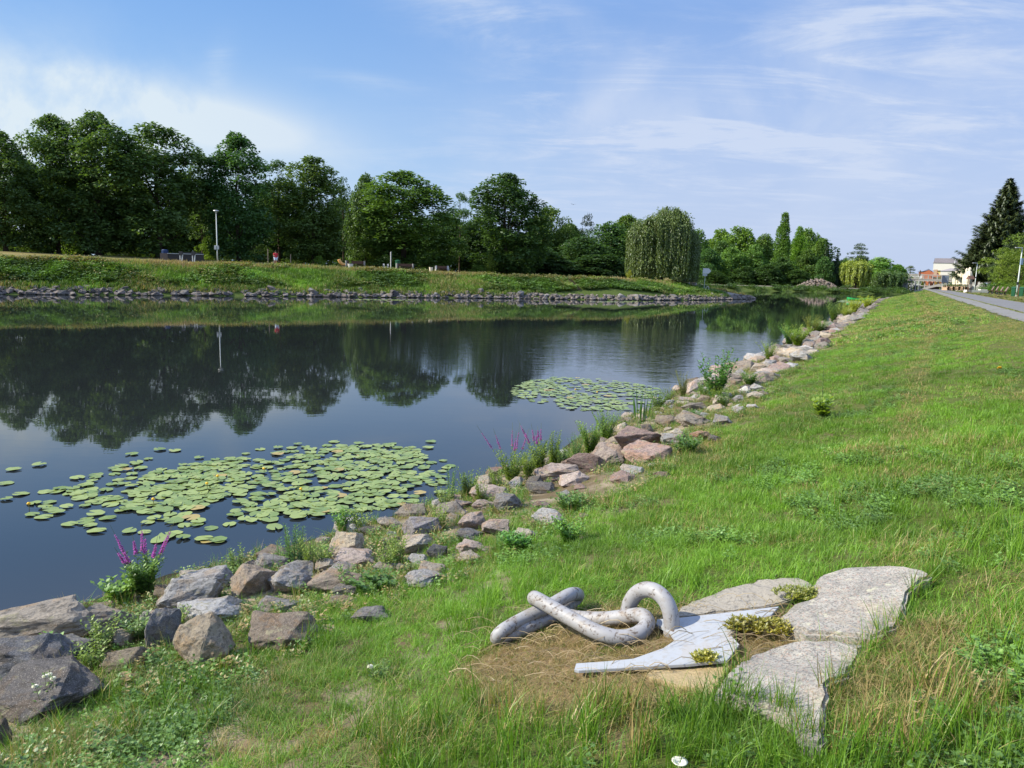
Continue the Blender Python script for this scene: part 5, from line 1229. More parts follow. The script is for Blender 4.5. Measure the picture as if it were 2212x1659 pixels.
T = [
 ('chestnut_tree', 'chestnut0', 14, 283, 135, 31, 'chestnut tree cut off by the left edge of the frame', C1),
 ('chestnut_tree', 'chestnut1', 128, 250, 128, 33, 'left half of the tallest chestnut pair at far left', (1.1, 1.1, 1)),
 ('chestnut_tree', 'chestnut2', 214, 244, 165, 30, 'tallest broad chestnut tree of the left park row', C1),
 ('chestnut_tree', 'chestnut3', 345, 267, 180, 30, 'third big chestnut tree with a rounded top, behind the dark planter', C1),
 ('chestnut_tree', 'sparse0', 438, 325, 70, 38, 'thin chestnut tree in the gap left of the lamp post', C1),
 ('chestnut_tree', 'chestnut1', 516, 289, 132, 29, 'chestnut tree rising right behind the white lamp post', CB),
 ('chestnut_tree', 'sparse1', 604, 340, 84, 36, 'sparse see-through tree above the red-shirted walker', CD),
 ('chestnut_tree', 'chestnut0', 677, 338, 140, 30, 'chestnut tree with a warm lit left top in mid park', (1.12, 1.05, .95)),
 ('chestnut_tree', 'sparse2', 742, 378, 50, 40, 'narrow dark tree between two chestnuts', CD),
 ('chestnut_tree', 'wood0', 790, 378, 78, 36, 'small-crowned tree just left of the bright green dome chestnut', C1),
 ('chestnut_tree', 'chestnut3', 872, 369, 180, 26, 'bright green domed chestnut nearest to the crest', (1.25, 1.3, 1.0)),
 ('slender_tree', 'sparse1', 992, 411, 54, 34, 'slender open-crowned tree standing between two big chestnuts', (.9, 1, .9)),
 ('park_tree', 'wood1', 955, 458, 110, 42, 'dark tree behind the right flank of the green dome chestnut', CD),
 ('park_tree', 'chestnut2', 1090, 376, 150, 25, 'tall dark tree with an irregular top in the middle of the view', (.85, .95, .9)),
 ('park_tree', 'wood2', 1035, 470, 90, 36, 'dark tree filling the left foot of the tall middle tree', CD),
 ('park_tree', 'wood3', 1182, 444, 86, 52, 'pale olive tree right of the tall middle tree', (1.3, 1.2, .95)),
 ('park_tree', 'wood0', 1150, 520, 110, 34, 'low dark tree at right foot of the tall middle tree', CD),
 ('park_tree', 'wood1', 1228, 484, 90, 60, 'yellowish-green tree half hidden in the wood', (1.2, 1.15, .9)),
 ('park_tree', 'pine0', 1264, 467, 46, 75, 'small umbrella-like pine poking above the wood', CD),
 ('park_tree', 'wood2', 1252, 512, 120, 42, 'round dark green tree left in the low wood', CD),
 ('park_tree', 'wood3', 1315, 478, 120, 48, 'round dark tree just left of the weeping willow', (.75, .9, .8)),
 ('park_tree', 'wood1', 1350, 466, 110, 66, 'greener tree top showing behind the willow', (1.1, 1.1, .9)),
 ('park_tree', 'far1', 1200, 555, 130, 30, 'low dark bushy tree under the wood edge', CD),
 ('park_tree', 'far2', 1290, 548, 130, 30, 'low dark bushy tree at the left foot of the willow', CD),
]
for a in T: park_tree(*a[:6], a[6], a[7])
wl = park_tree('weeping_willow', 'willow0', 1428, 441, 150, 12, 'large broad weeping willow with hanging curtains near the bank tip', (.95, 1.0, .82)); wl.rotation_euler.z = -atan2(wl.location.x, wl.location.y)
park_tree('weeping_willow', 'willow0', 1478, 520, 62, 17, 'lower dark flank willow at the right of the large weeping willow', (.7, .8, .8))
# second row deep in the park closes the view under the crowns
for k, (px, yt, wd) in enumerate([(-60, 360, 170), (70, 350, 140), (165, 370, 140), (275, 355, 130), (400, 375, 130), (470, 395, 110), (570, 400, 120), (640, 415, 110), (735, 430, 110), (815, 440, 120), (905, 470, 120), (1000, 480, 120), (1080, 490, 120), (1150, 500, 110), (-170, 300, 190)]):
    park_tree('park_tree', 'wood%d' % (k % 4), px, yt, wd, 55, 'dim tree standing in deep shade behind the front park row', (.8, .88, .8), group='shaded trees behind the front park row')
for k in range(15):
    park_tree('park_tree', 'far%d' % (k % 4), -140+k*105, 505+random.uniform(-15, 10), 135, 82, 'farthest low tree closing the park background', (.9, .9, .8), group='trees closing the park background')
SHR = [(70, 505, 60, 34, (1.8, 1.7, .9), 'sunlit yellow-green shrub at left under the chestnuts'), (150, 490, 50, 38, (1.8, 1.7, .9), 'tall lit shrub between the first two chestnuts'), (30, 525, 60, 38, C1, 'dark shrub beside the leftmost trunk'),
 (255, 512, 60, 36, C1, 'shrub right of the biggest chestnut trunk'), (300, 520, 50, 38, (1.4, 1.4, .9), 'lit shrub left of the dark planter'), (450, 512, 50, 36, (1.8, 1.7, .9), 'yellow-lit shrub left of the lamp post'), (505, 525, 50, 40, C1, 'low shrub right of the lamp post'),
 (560, 525, 50, 38, C1, 'low shrub left of the walker'), (690, 552, 30, 24, (1.8, 1.7, .9), 'small pale green bush on the lawn right of the walker'), (640, 530, 60, 38, (1.2, 1.2, .9), 'shrub behind the red-shirted walker'),
 (1032, 572, 40, 22, (1.7, 1.6, 1.0), 'rounded light green bush at the foot of the tall middle tree'), (1058, 548, 26, 21, (2.3, 1.8, .8), 'upright yellowish bush beside the light green one'), (1125, 570, 24, 26, C1, 'small bush right of the tall middle tree'),
 (1360, 582, 16, 12, (3., 1.9, .7), 'orange-yellow shrub at the left edge of the willow'), (770, 540, 90, 40, CD, 'dark shrub mass behind the orange play sculpture'), (850, 548, 90, 42, CD, 'dark shrub behind the striped gate'), (930, 552, 80, 42, CD, 'dark shrub behind the far bin')]
for px, yt, wd, off, c, lab in SHR: park_tree('shrub', 'shrub%d' % (int(px) % 2), px, yt, wd, off, lab, c, 'shrub')
D = [
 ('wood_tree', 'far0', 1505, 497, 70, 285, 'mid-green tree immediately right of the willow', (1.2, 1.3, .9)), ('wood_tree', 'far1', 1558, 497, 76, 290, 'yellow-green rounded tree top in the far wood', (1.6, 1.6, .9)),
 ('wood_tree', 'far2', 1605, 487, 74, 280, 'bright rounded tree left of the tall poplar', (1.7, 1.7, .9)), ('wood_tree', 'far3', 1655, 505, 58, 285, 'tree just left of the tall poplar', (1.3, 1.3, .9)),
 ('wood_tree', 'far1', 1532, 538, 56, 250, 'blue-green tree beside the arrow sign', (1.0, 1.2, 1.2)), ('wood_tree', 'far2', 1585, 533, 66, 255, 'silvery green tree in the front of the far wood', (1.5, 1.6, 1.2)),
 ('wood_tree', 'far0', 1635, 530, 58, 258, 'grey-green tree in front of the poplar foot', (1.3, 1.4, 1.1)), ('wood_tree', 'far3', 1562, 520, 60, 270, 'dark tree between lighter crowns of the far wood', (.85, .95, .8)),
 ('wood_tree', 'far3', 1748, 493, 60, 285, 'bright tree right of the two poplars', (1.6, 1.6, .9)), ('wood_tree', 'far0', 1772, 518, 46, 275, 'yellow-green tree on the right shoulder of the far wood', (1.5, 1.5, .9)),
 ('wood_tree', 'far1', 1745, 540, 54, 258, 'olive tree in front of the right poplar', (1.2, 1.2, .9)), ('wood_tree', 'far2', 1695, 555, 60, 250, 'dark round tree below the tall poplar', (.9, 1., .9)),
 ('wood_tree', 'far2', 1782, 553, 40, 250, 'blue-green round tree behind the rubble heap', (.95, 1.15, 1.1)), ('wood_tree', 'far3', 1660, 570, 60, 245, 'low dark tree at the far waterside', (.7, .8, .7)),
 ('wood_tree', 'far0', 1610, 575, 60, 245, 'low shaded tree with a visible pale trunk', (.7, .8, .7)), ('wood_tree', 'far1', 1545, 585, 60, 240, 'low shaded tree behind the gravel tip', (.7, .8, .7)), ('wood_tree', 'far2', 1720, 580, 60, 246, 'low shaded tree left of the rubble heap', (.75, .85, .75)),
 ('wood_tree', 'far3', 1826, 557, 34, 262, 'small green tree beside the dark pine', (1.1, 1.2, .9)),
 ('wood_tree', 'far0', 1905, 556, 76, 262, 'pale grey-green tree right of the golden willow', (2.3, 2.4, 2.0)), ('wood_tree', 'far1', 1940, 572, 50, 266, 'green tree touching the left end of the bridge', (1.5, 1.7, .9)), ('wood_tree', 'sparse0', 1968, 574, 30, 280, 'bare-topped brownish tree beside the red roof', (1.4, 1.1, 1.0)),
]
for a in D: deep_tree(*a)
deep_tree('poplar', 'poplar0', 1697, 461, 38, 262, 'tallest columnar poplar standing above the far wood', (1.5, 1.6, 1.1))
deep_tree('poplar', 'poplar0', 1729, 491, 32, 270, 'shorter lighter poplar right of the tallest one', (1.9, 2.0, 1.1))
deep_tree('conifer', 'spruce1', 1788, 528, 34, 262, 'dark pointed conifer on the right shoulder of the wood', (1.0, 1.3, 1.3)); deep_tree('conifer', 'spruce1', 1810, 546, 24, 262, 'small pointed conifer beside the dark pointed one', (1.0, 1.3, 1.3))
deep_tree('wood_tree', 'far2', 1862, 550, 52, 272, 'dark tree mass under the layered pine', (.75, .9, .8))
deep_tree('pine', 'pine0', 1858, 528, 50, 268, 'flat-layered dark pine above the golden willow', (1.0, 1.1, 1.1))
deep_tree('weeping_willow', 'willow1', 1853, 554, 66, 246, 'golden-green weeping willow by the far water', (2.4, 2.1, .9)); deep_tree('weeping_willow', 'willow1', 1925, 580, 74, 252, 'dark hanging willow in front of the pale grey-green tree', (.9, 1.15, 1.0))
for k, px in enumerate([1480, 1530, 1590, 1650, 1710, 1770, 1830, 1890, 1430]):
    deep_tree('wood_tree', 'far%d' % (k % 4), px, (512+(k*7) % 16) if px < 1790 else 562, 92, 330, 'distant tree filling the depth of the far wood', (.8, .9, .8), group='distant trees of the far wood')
# right side of the promenade
deep_tree('spruce', 'spruce0', 2184, 383, 160, 140, 'tall dark spruce with drooping boughs at the right edge', (1.15, 1.15, 1.0), zb=2.3)
R2 = [
 ('yew_tree', 'yew0', 2103, 536, 56, 195, 'dense yellowish green conifer hedge tree behind the folded parasols', (1.9, 1.7, .9)), ('yew_tree', 'yew0', 2134, 538, 62, 168, 'dark dense evergreen between parasols and lamp', (.8, .95, .8)),
 ('yew_tree', 'yew0', 2200, 520, 90, 124, 'dark evergreen mass under the tall spruce', (.8, .9, .75)), ('young_tree', 'birch0', 2168, 536, 66, 112, 'light green young tree behind the bench row', (2.3, 1.9, 1.0)), ('young_tree', 'birch0', 2214, 530, 74, 104, 'olive young tree at the right edge', (2.0, 1.6, .9)),
 ('young_tree', 'birch0', 2250, 470, 100, 110, 'tree leaning in from outside the right edge', (1.6, 1.4, .9)),
]
for a in R2: deep_tree(*a, zb=2.2)
for px, yt, wd, dp, c, lab in [(2150, 612, 50, 118, (1.3, 1.6, .9), 'low green shrub behind the bench row'), (2187, 598, 54, 106, (1.9, 1.9, .9), 'bright yellow-green bush left of the green bin'), (2214, 605, 50, 96, (1.6, 1.5, .9), 'bush behind the green bin at the right edge'), (2124, 612, 30, 132, (1.0, 1.2, .9), 'dark low bush behind the nearer lamp post'), (2240, 600, 60, 84, (1.5, 1.5, .9), 'hedge bush cut by the right edge')]:
    deep_tree('shrub', 'shrub%d' % (px % 2), px, yt, wd, dp, lab, c, zb=2.2, cat='shrub')
# ------------------------------------------------------------ things along the promenade and in the park
m_galv = simple('galvanised_steel', (.42, .44, .45), .5, .08, 3, .3); m_wood = simple('brown_wood', (.10, .055, .035), .75, .3, 6); m_woodl = simple('pale_wood', (.42, .30, .20), .8, .2, 6)
m_canvas = simple('cream_canvas', (.66, .60, .47), .85, .08, 3); m_dark = simple('dark_metal', (.03, .03, .035), .5, .1, 3); m_green = simple('green_plastic', (.015, .085, .04), .45, .1, 3); m_bright = simple('bright_green_paint', (.02, .33, .10), .4, .1, 3)
m_wht = simple('white_paint', (.58, .58, .57), .6, .05, 2); m_conc = simple('bridge_concrete', (.34, .32, .29), .9, .15, .8); m_cshade = simple('dark_concrete', (.22, .22, .22), .9, .2, .8)
m_brick = simple('red_brick', (.40, .13, .06), .9, .12, 2); m_tile = simple('roof_tiles', (.33, .12, .07), .85, .2, 3); m_cream = simple('cream_render', (.62, .60, .54), .8, .04, .5); m_yel = simple('yellow_render', (.78, .58, .22), .8, .06, .5)
m_tin = simple('grey_tin_roof', (.27, .24, .24), .5, .12, 1.5); m_glass = simple('dark_glass', (.03, .04, .05), .15, .1, 1); m_blue = simple('blue_sheet', (.20, .28, .38), .6, .1, 2); m_skin = simple('skin', (.42, .24, .16), .6, .05, 20); m_red = simple('red_cloth', (.50, .035, .05), .85, .1, 20); m_lb = simple('pale_blue_cloth', (.50, .60, .75), .85, .1, 20); m_hair = simple('dark_hair', (.03, .02, .015), .7)
m_planter = simple('dark_planks', (.035, .032, .034), .7, .3, 2); m_orange = simple('orange_wood', (.75, .40, .14), .6, .1, 2); m_pole = simple('pale_pole', (.52, .56, .54), .5, .08, 2)
ZP = 2.262
def face(px, d):
    a = atd(px, 603, d); return a, -atan2(a[0], a[1])
def across(a, rz, px):
    d = ray(px, 603)[:2]; n = np.array([-sin(rz), cos(rz)]); t = (a[:2]@n)/(d@n); q = d*t-a[:2]; return float(np.hypot(*q))
def lamp(px, py, Hh, lab, z=None, pos=None, arm=-1, flathead=True):
    p = atz(px, py, ZP) if pos is None else pos; r = empty('lamp_post', (p[0], p[1], p[2] if pos is not None else ZP)); tag(r, lab, 'lamp post')
    MB().tube([(0, 0, 0), (0, 0, Hh*.3), (0, 0, Hh)], [.085, .07, .045], 10).build('pole', m_pole, r, True)
    MB().lathe((0, 0, 0), [(.14, 0), (.14, .10), (.10, .14)], 12).build('foot', m_conc, r)
    if flathead:
        MB().box((arm*.38, 0, Hh+.02), (.75, .22, .09)).build('lamp_head', m_galv, r)
    else:
        MB().lathe((0, 0, Hh), [(.05, 0), (.16, .30), (.15, .34), (.34, .36), (.30, .44), (.05, .48)], 14).build('lamp_head', m_galv, r)
    return r
l1 = lamp(2104, 631.5, 4.7, 'pale lamp post with a flat head beside the folded parasols'); MB().box((0, -.06, 2.4), (.16, .12, .22)).build('control_box', m_dark, l1)
l2 = lamp(2195, 641, 5.4, 'tall lamp post at the right edge in front of the green bin'); MB().box((.05, -.1, 3.9), (.25, .18, .7)).build('control_box', m_blue, l2); MB().box((-.08, -.08, 1.5), (.16, .14, .3)).build('meter_box', m_dark, l2)
pk = onfar(471, 13); lf = lamp(0, 0, 1, '', pos=pk) if False else None
base = onfar(470, 14.5); topz = atd(467, 456, base[1])[2]; l3 = lamp(0, 0, topz-base[2]-.35, 'tall white lamp post on the far lawn before the chestnuts', pos=base, flathead=False); MB().box((-.2, 0, 1.9), (.22, .25, .5)).build('control_box', m_galv, l3); MB().box((.15, 0, 1.9), (.12, .2, .45)).build('control_box', m_galv, l3)
# folded parasols
def parasol(px, yt, yb, w, lab, z0=ZP):
    p = atz(px, yb, ZP); H = atd(px, yt, p[1])[2]-ZP; r = empty('parasol', (p[0], p[1], ZP), random.uniform(0, 1)); tag(r, lab, 'parasol', 'folded cream parasols of the terrace')
    MB().tube([(0, 0, 0), (0, 0, H-.05)], .045, 8).build('pole', m_woodl, r)
    n = 28; V = []; prof = [(.30, .28), (.36, .34), (.50, .36), (.70, .27), (.82, .19), (.86, .10), (.90, .15), (.97, .10), (1.0, .02)]
    for t, q in prof:
        for k in range(n): a = 2*pi*k/n; e = q*(w/.6)*(1+.22*cos(a*7+t*2)); V.append((e*cos(a), e*sin(a), H*t))
    Fc = [(i*n+k, i*n+(k+1) % n, (i+1)*n+(k+1) % n, (i+1)*n+k) for i in range(len(prof)-1) for k in range(n)]+[tuple(range(n))]
    mk('canopy', V, Fc, m_canvas, r, True); MB().box((0, 0, .05), (.6, .6, .1)).build('base', m_conc, r)
for k, (px, yt, w, lab) in enumerate([(2062, 583, .95, 'leftmost folded cream parasol of the five'), (2069, 582, .8, 'second folded parasol from the left, partly behind the others'), (2076, 578, .95, 'middle folded cream parasol'), (2083, 579, .8, 'fourth folded cream parasol from the left'), (2089.5, 577, .95, 'rightmost and tallest folded cream parasol')]):
    parasol(px, yt, 627.5+.6*k, w, lab)
# terrace tables, rail, posts
def terrace_table(px, py, lab):
    p = atz(px, py, ZP); r = empty('picnic_table', (p[0], p[1], ZP), .3); tag(r, lab, 'table', 'wooden picnic tables under the parasols')
    MB().box((0, 0, .74), (1.8, .8, .05)).build('table_top', m_wood, r)
    for s in (-1, 1):
        MB().box((0, s*.72, .45), (1.8, .28, .05)).build('bench_seat', m_wood, r)
        MB().box((s*.7, 0, .37), (.08, 1.3, .74)).build('leg', m_woodl, r)
for px, lab in [(2046, 'leftmost picnic table on the terrace'), (2057, 'second picnic table on the terrace'), (2068, 'picnic table under the left parasols'), (2079, 'picnic table under the right parasols')]: terrace_table(px, 627+(px-2046)*.03, lab)
for k in range(12):
    px = 2036+k*4.2; p = atz(px, 626.2+k*.16, ZP); o = MB().box((0, 0, .45), (.12, .12, .9)).build('bollard', m_wht if k == 0 else m_woodl); o.location = (p[0], p[1], ZP)
    tag(o, 'white bollard at the left end of the terrace fence' if k == 0 else 'short wooden post in the terrace fence', 'post', 'terrace fence posts' if k else None)
p = atz(2080, 627, ZP)
# kiosk board with little roof
p = atz(2093, 633, ZP); r = empty('notice_stand', (p[0], p[1], ZP), .15); tag(r, 'brown notice stand with a small shingled roof beside the parasols', 'notice stand')
for s in (-1, 1):
    for t in (-.12, .12): MB().box((s*.22+0, t, 1.1), (.07, .07, 2.2)).build('post', m_wood, r)
MB().add([(-.48, -.35, 2.0), (.48, -.35, 2.0), (.42, 0, 2.5), (-.42, 0, 2.5), (-.48, .35, 2.0), (.48, .35, 2.0)], [(0, 1, 2, 3), (3, 2, 5, 4), (0, 3, 4), (1, 5, 2), (0, 4, 5, 1)]).build('roof', simple('old_brown_shingles', (.15, .085, .065), .9), r)
# white tent behind the stand
p = atz(2108, 628.8, ZP)*1.0; r = empty('white_tent', (p[0], p[1], ZP), -.45); tag(r, 'white tent side showing behind the notice stand', 'tent')
MB().add([(-1.2, 0, 0), (1.4, 0, 0), (1.4, 0, 1.3), (-.2, 0, 2.5), (-1.2, 0, 2.4), (-1.2, 2, 0), (1.4, 2, 0), (1.4, 2, 1.3), (-.2, 2, 2.5), (-1.2, 2, 2.4)], [(0, 1, 2, 3, 4), (5, 9, 8, 7, 6), (2, 7, 8, 3), (3, 8, 9, 4), (0, 4, 9, 5), (1, 6, 7, 2)]).build('canvas', m_wht, r)
p = atz(2113, 630, ZP); o = MB().lathe((0, 0, 0), [(.10, 0), (.04, .1), (.04, .9), (.30, 1.3), (.34, 1.8), (.15, 2.6), (.03, 3.0)], 12).build('folded_umbrella', simple('dull_pink_canvas', (.35, .22, .22), .85), None, True); o.location = (p[0], p[1]+1, ZP); tag(o, 'folded dull pink umbrella left of the near lamp post', 'parasol')
p = atz(2108, 633, ZP); o = MB().box((0, 0, .22), (3.2, .9, .44)).box((.9, -.1, .52), (1., .6, .16)).build('stone_planter', m_cream); o.location = (p[0], p[1], ZP); tag(o, 'low pale stone planter behind the lamp foot', 'planter')
# benches in a row
for k, px in enumerate([2138, 2147, 2157, 2167]):
    p = atz(px, 635.0+k*1.1, ZP); r = empty('bench', (p[0], p[1], ZP), -.50); tag(r, ['leftmost bench of the row by the promenade', 'second bench from the left in the row', 'third bench from the left in the row', 'rightmost bench of the row by the promenade'][k], 'bench', 'brown benches lined up beside the promenade')
    MB().box((0, .85*0, .46), (.50, 1.5, .06)).build('seat', m_wood, r); MB().box((.30, 0, .80), (.06, 1.5, .55), ry=.42).build('backrest', simple('weathered_brown_slats', (.20, .145, .12), .8) if k == 0 else bpy.data.materials['weathered_brown_slats'], r)
    for s in (-1, 1): MB().tube([(-.28, s*.6, 0), (-.1, s*.6, .3), (-.22, s*.6, .45), (.22, s*.6, .43), (.42, s*.6, 1.05)], .045, 6).tube([(.34, s*.6, 0), (.08, s*.6, .3), (.22, s*.6, .43)], .045, 6).build('leg', m_dark, r)
p = atz(2186, 641, ZP); r = empty('waste_bin', (p[0]+.1, p[1], ZP)); tag(r, 'tall green wheeled waste bin behind the right lamp post', 'bin')
MB().lathe((0, 0, 0), [(.22, .06), (.28, .95)], 4).build('body', m_green, r); MB().lathe((0, 0, .95), [(.31, 0), (.31, .06), (.18, .16)], 4).build('lid', m_green, r)
p = atz(2205, 642, ZP); r = empty('waste_bin', (p[0], p[1], ZP)); tag(r, 'green waste bin cut off at the right frame edge', 'bin'); MB().lathe((0, 0, 0), [(.22, .06), (.28, .95)], 4).build('body', m_green, r); MB().lathe((0, 0, .95), [(.31, 0), (.31, .06), (.18, .16)], 4).build('lid', m_green, r)
p = atz(2199, 641.5, ZP); o = MB().tube([(0, 0, 0), (0, 0, 1.3)], .06, 8).lathe((0, 0, 1.3), [(.06, 0), (.08, .03), (.02, .07)], 8).build('bollard', m_wood); o.location = (p[0], p[1], ZP); tag(o, 'brown wooden post between the lamp post and the right bin', 'post')
# square information sign on two legs
p = atz(2035, 626.0, ZP); zt = atd(2040, 595, p[1])[2]; r = empty('information_sign', (p[0]+.4, p[1], ZP), .1); tag(r, 'square grey and white information sign on two legs by the bridge', 'sign')
h = zt-ZP; MB().box((0, 0, h-.75), (1.55, .06, 1.5)).build('panel', simple('grey_sign', (.19, .21, .25), .5), r)
mk('white_corner', [(-.2, -.035, h-.1), (.70, -.035, h-.1), (.70, -.035, h-1.35), (.5, -.035, h-1.0)], [(3, 2, 1, 0)], m_wht, r)
mk('mark', [(.28, -.04, h-.25), (.36, -.04, h-.25), (.40, -.04, h-.7), (.30, -.04, h-.7)], [(3, 2, 1, 0)], m_dark, r)
for s in (-1, 1): MB().tube([(s*.5-.15, 0, 0), (s*.5, 0, h-1.4)], .035, 6).build('leg', m_galv, r)
p = atz(1983, 625.5, ZP); r = empty('road_sign', (p[0], p[1], ZP)); tag(r, 'thin post with a sign seen edge-on before the bridge arch', 'sign'); MB().tube([(0, 0, 0), (0.05, 0, 3.7)], .05, 6).build('pole', m_galv, r); MB().lathe((.05, 0, 2.5), [(.02, 0), (.12, .15), (.12, 1.1), (.02, 1.3)], 10).build('panel', m_wood, r)
# green boat moored at the end of the near shore
c = atz(1856, 650, 0.05); r = empty('rowing_boat', c, -.15); tag(r, 'bright green rowing boat moored at the end of the near shore', 'boat')
V = []; n = 11
for j, (q, z) in enumerate([(.35, -.12), (.9, .18), (1., .45), (.92, .45), (.8, .12)]):
    for k in range(n): t = -1+2*k/(n-1); V.append((2.1*t*(1 if j < 3 else .96), q*.75*(1-abs(t)**3*.85), z+.16*t*t)); 
    for k in range(n): t = 1-2*k/(n-1); V.append((2.1*t*(1 if j < 3 else .96), -q*.75*(1-abs(t)**3*.85), z+.16*t*t))
m2 = 2*n; Fc = [(i*m2+k, i*m2+(k+1) % m2, (i+1)*m2+(k+1) % m2, (i+1)*m2+k) for i in range(4) for k in range(m2)]+[tuple(range(m2))[::-1], tuple(4*m2+k for k in range(m2))]
mk('hull', V, Fc, m_bright, r); 
for s in (-.7, .5): MB().box((s, 0, .36), (.25, 1.25, .04)).build('seat', m_woodl, r)
# bridge
by = 250.; bl = atd(1966, 605, by); zt = atd(2000, 594, by)[2]; zd = atd(2000, 604, by)[2]; x0 = bl[0]; LB = 31.
ba_, rzb = face(1966, by); r = empty('arch_bridge', (ba_[0], ba_[1], 0), rzb); tag(r, 'pale concrete arch bridge with open balustrade in the distance', 'bridge')
MB().box((LB/2+7, 3, zd-.25), (LB+30, 7, .5)).build('deck', m_conc, r)
bal = MB(); 
for k in range(-6, 42): bal.box((k*1.3, -.45, (zt+zd)/2-.05), (.26, .3, zt-zd))
bal.box((LB/2+7, -.45, zt), (LB+30, .36, .26)).box((LB/2+7, -.45, zd+.12), (LB+30, .32, .24))
for k in range(-24, 168): bal.box((k*.325+.16, -.45, (zt+zd)/2), (.07, .12, (zt-zd)*.8))
bal.build('balustrade', m_conc, r)
dn = MB()
for k in range(-6, 42): dn.box((k*1.3, -.40, zd-.60), (.26, .45, .28))
dn.build('brackets', m_conc, r)
ap = []; zs = 0.2; zc_ = zd-.75
for k in range(25): t = -1+2*k/24; ap.append((LB/2+t*(LB/2-1), zs+(zc_-zs)*(1-t*t)))
V = []; 
for x, z in ap:
    th_ = .55+.35*abs(x-LB/2)/(LB/2); V += [(x, -.2, z+th_/2), (x, -.2, z-th_/2), (x, 6.2, z-th_/2), (x, 6.2, z+th_/2)]
Fc = [(4*i+j, 4*i+(j+1) % 4, 4*(i+1)+(j+1) % 4, 4*(i+1)+j) for i in range(24) for j in range(4)]+[(0, 1, 2, 3), (99, 98, 97, 96)]
mk('arch', V, Fc, m_conc, r)
sp_ = MB()
for k in range(0, 24):
    x = k*1.3+.5; z = np.interp(x, [a[0] for a in ap], [a[1] for a in ap])
    if zd-.7-z > .5: sp_.box((x, .2, (zd-.7+z)/2), (.3, .4, zd-.5-z)); sp_.box((x, 5.8, (zd-.7+z)/2), (.3, .4, zd-.5-z))
sp_.build('spandrel_columns', m_conc, r); MB().box((-4, 3, zd/2-.6), (7, 6.6, zd+.3)).build('abutment', m_cshade, r)
MB().box((LB+2, 3, zd/2-.6), (5, 7.2, zd+.6)).build('abutment', m_cshade, r)
# houses beyond the bridge
def P(px, py, d): return atd(px, py, d)
d = 330.; a = P(1983, 603, d); zt_ = P(2003, 581, d)[2]; a, rz = face(1983, d); r = empty('brick_house', (a[0], a[1], 0), rz); tag(r, 'red brick house with a hipped gable roof behind the bridge', 'house')
wd = across(a, rz, 2024); ze = P(1990, 587, d)[2]
MB().add([(0, 0, 0), (wd, 0, 0), (wd, 0, ze-1.5), (wd*.72, 0, ze), (wd*.50, 0, zt_-.4), (wd*.2, 0, zt_-1.2), (0, 0, ze), (0, 11, 0), (wd, 11, 0), (wd, 11, ze-1.5), (wd*.72, 11, ze), (wd*.5, 11, zt_-.4), (wd*.2, 11, zt_-1.2), (0, 11, ze)],
  [(0, 1, 2, 3, 4, 5, 6), (7, 13, 12, 11, 10, 9, 8), (0, 6, 13, 7), (1, 8, 9, 2)]).build('wall', m_brick, r)
MB().add([(-.4, -.3, ze), (wd*.2, -.3, zt_-1.1), (wd*.5, -.3, zt_), (wd*.73, -.3, ze+.15), (wd+.4, -.3, ze-1.4), (-.4, 11.3, ze), (wd*.2, 11.3, zt_-1.1), (wd*.5, 11.3, zt_), (wd*.73, 11.3, ze+.15), (wd+.4, 11.3, ze-1.4)], [(0, 1, 6, 5), (1, 2, 7, 6), (2, 3, 8, 7), (3, 4, 9, 8)]).build('roof', m_tile, r)
MB().box((wd*.93, 2, ze-.5), (.8, .8, 3.2)).build('chimney', m_brick, r)
d = 300.; a = P(2008, 603, d); b = P(2048, 603, d); e = P(2012, 592, d)[2]; a, rz = face(2010, d); r = empty('low_house', (a[0], a[1], 0), rz); tag(r, 'low house with an orange-brown tiled roof beside the brick house', 'house'); w_ = across(a, rz, 2048)
MB().box((w_/2, 5, e/2-.3), (w_, 9, e-.6)).build('wall', m_brick, r); MB().add([(-.4, -.4, e-.8), (w_+.4, -.4, e-2.0), (w_*.8, 5, e-.9), (.5, 5, e+1.0), (-.4, 10, e-.8), (w_+.4, 10, e-2.)], [(0, 1, 2, 3), (3, 2, 5, 4), (0, 3, 4), (1, 5, 2)]).build('roof', m_tile, r)
MB().box((1.4, 1.5, e+.4), (1.1, 1.1, 2.8)).build('chimney', m_woodl, r)
d = 400.; a = P(2013, 601, d); b = P(2110, 601, d); z0, z1, z2, z3 = 0, P(2030, 584.5, d)[2], P(2030, 568, d)[2], P(2030, 557.5, d)[2]; a, rz = face(2013, d); w_ = across(a, rz, 2120)
r = empty('white_hall', (a[0], a[1], 0), rz); tag(r, 'big white hall with a ribbed grey roof band beyond the bridge', 'hall')
MB().box((w_/2, 9.2, (z1)/2), (w_-1.5, 18, z1)).build('lower_wall', m_yel, r); MB().box((w_/2, 9, (z1+z2)/2), (w_, 19, z2-z1)).build('wall', m_cream, r)
MB().add([(-.2, -.8, z2), (w_+.2, -.8, z2), (w_+.2, 3.5, z3), (.5, 3.5, z3), (-.2, 19, z2), (w_+.2, 19, z2)], [(0, 1, 2, 3), (3, 2, 5, 4), (0, 3, 4), (1, 5, 2)]).build('roof', m_tin, r)
for k in range(4): MB().box((2.2+k*2.6, -.02, z1-1.8), (.9, .06, 1.3)).build('window', m_glass, r)
MB().tube([(w_*.43, -1., z1), (w_*.43, -1., z2), (w_*.44, 3.3, z3)], .14, 6).build('drainpipe', m_wht, r)
rb = MB()
for k in range(46): rb.box((k*w_/46+.2, 1.3, (z2+z3)/2+.06), (.10, 4.8, .10), rx=atan2(z3-z2, 4.3))
rb.build('roof_ribs', m_dark, r)
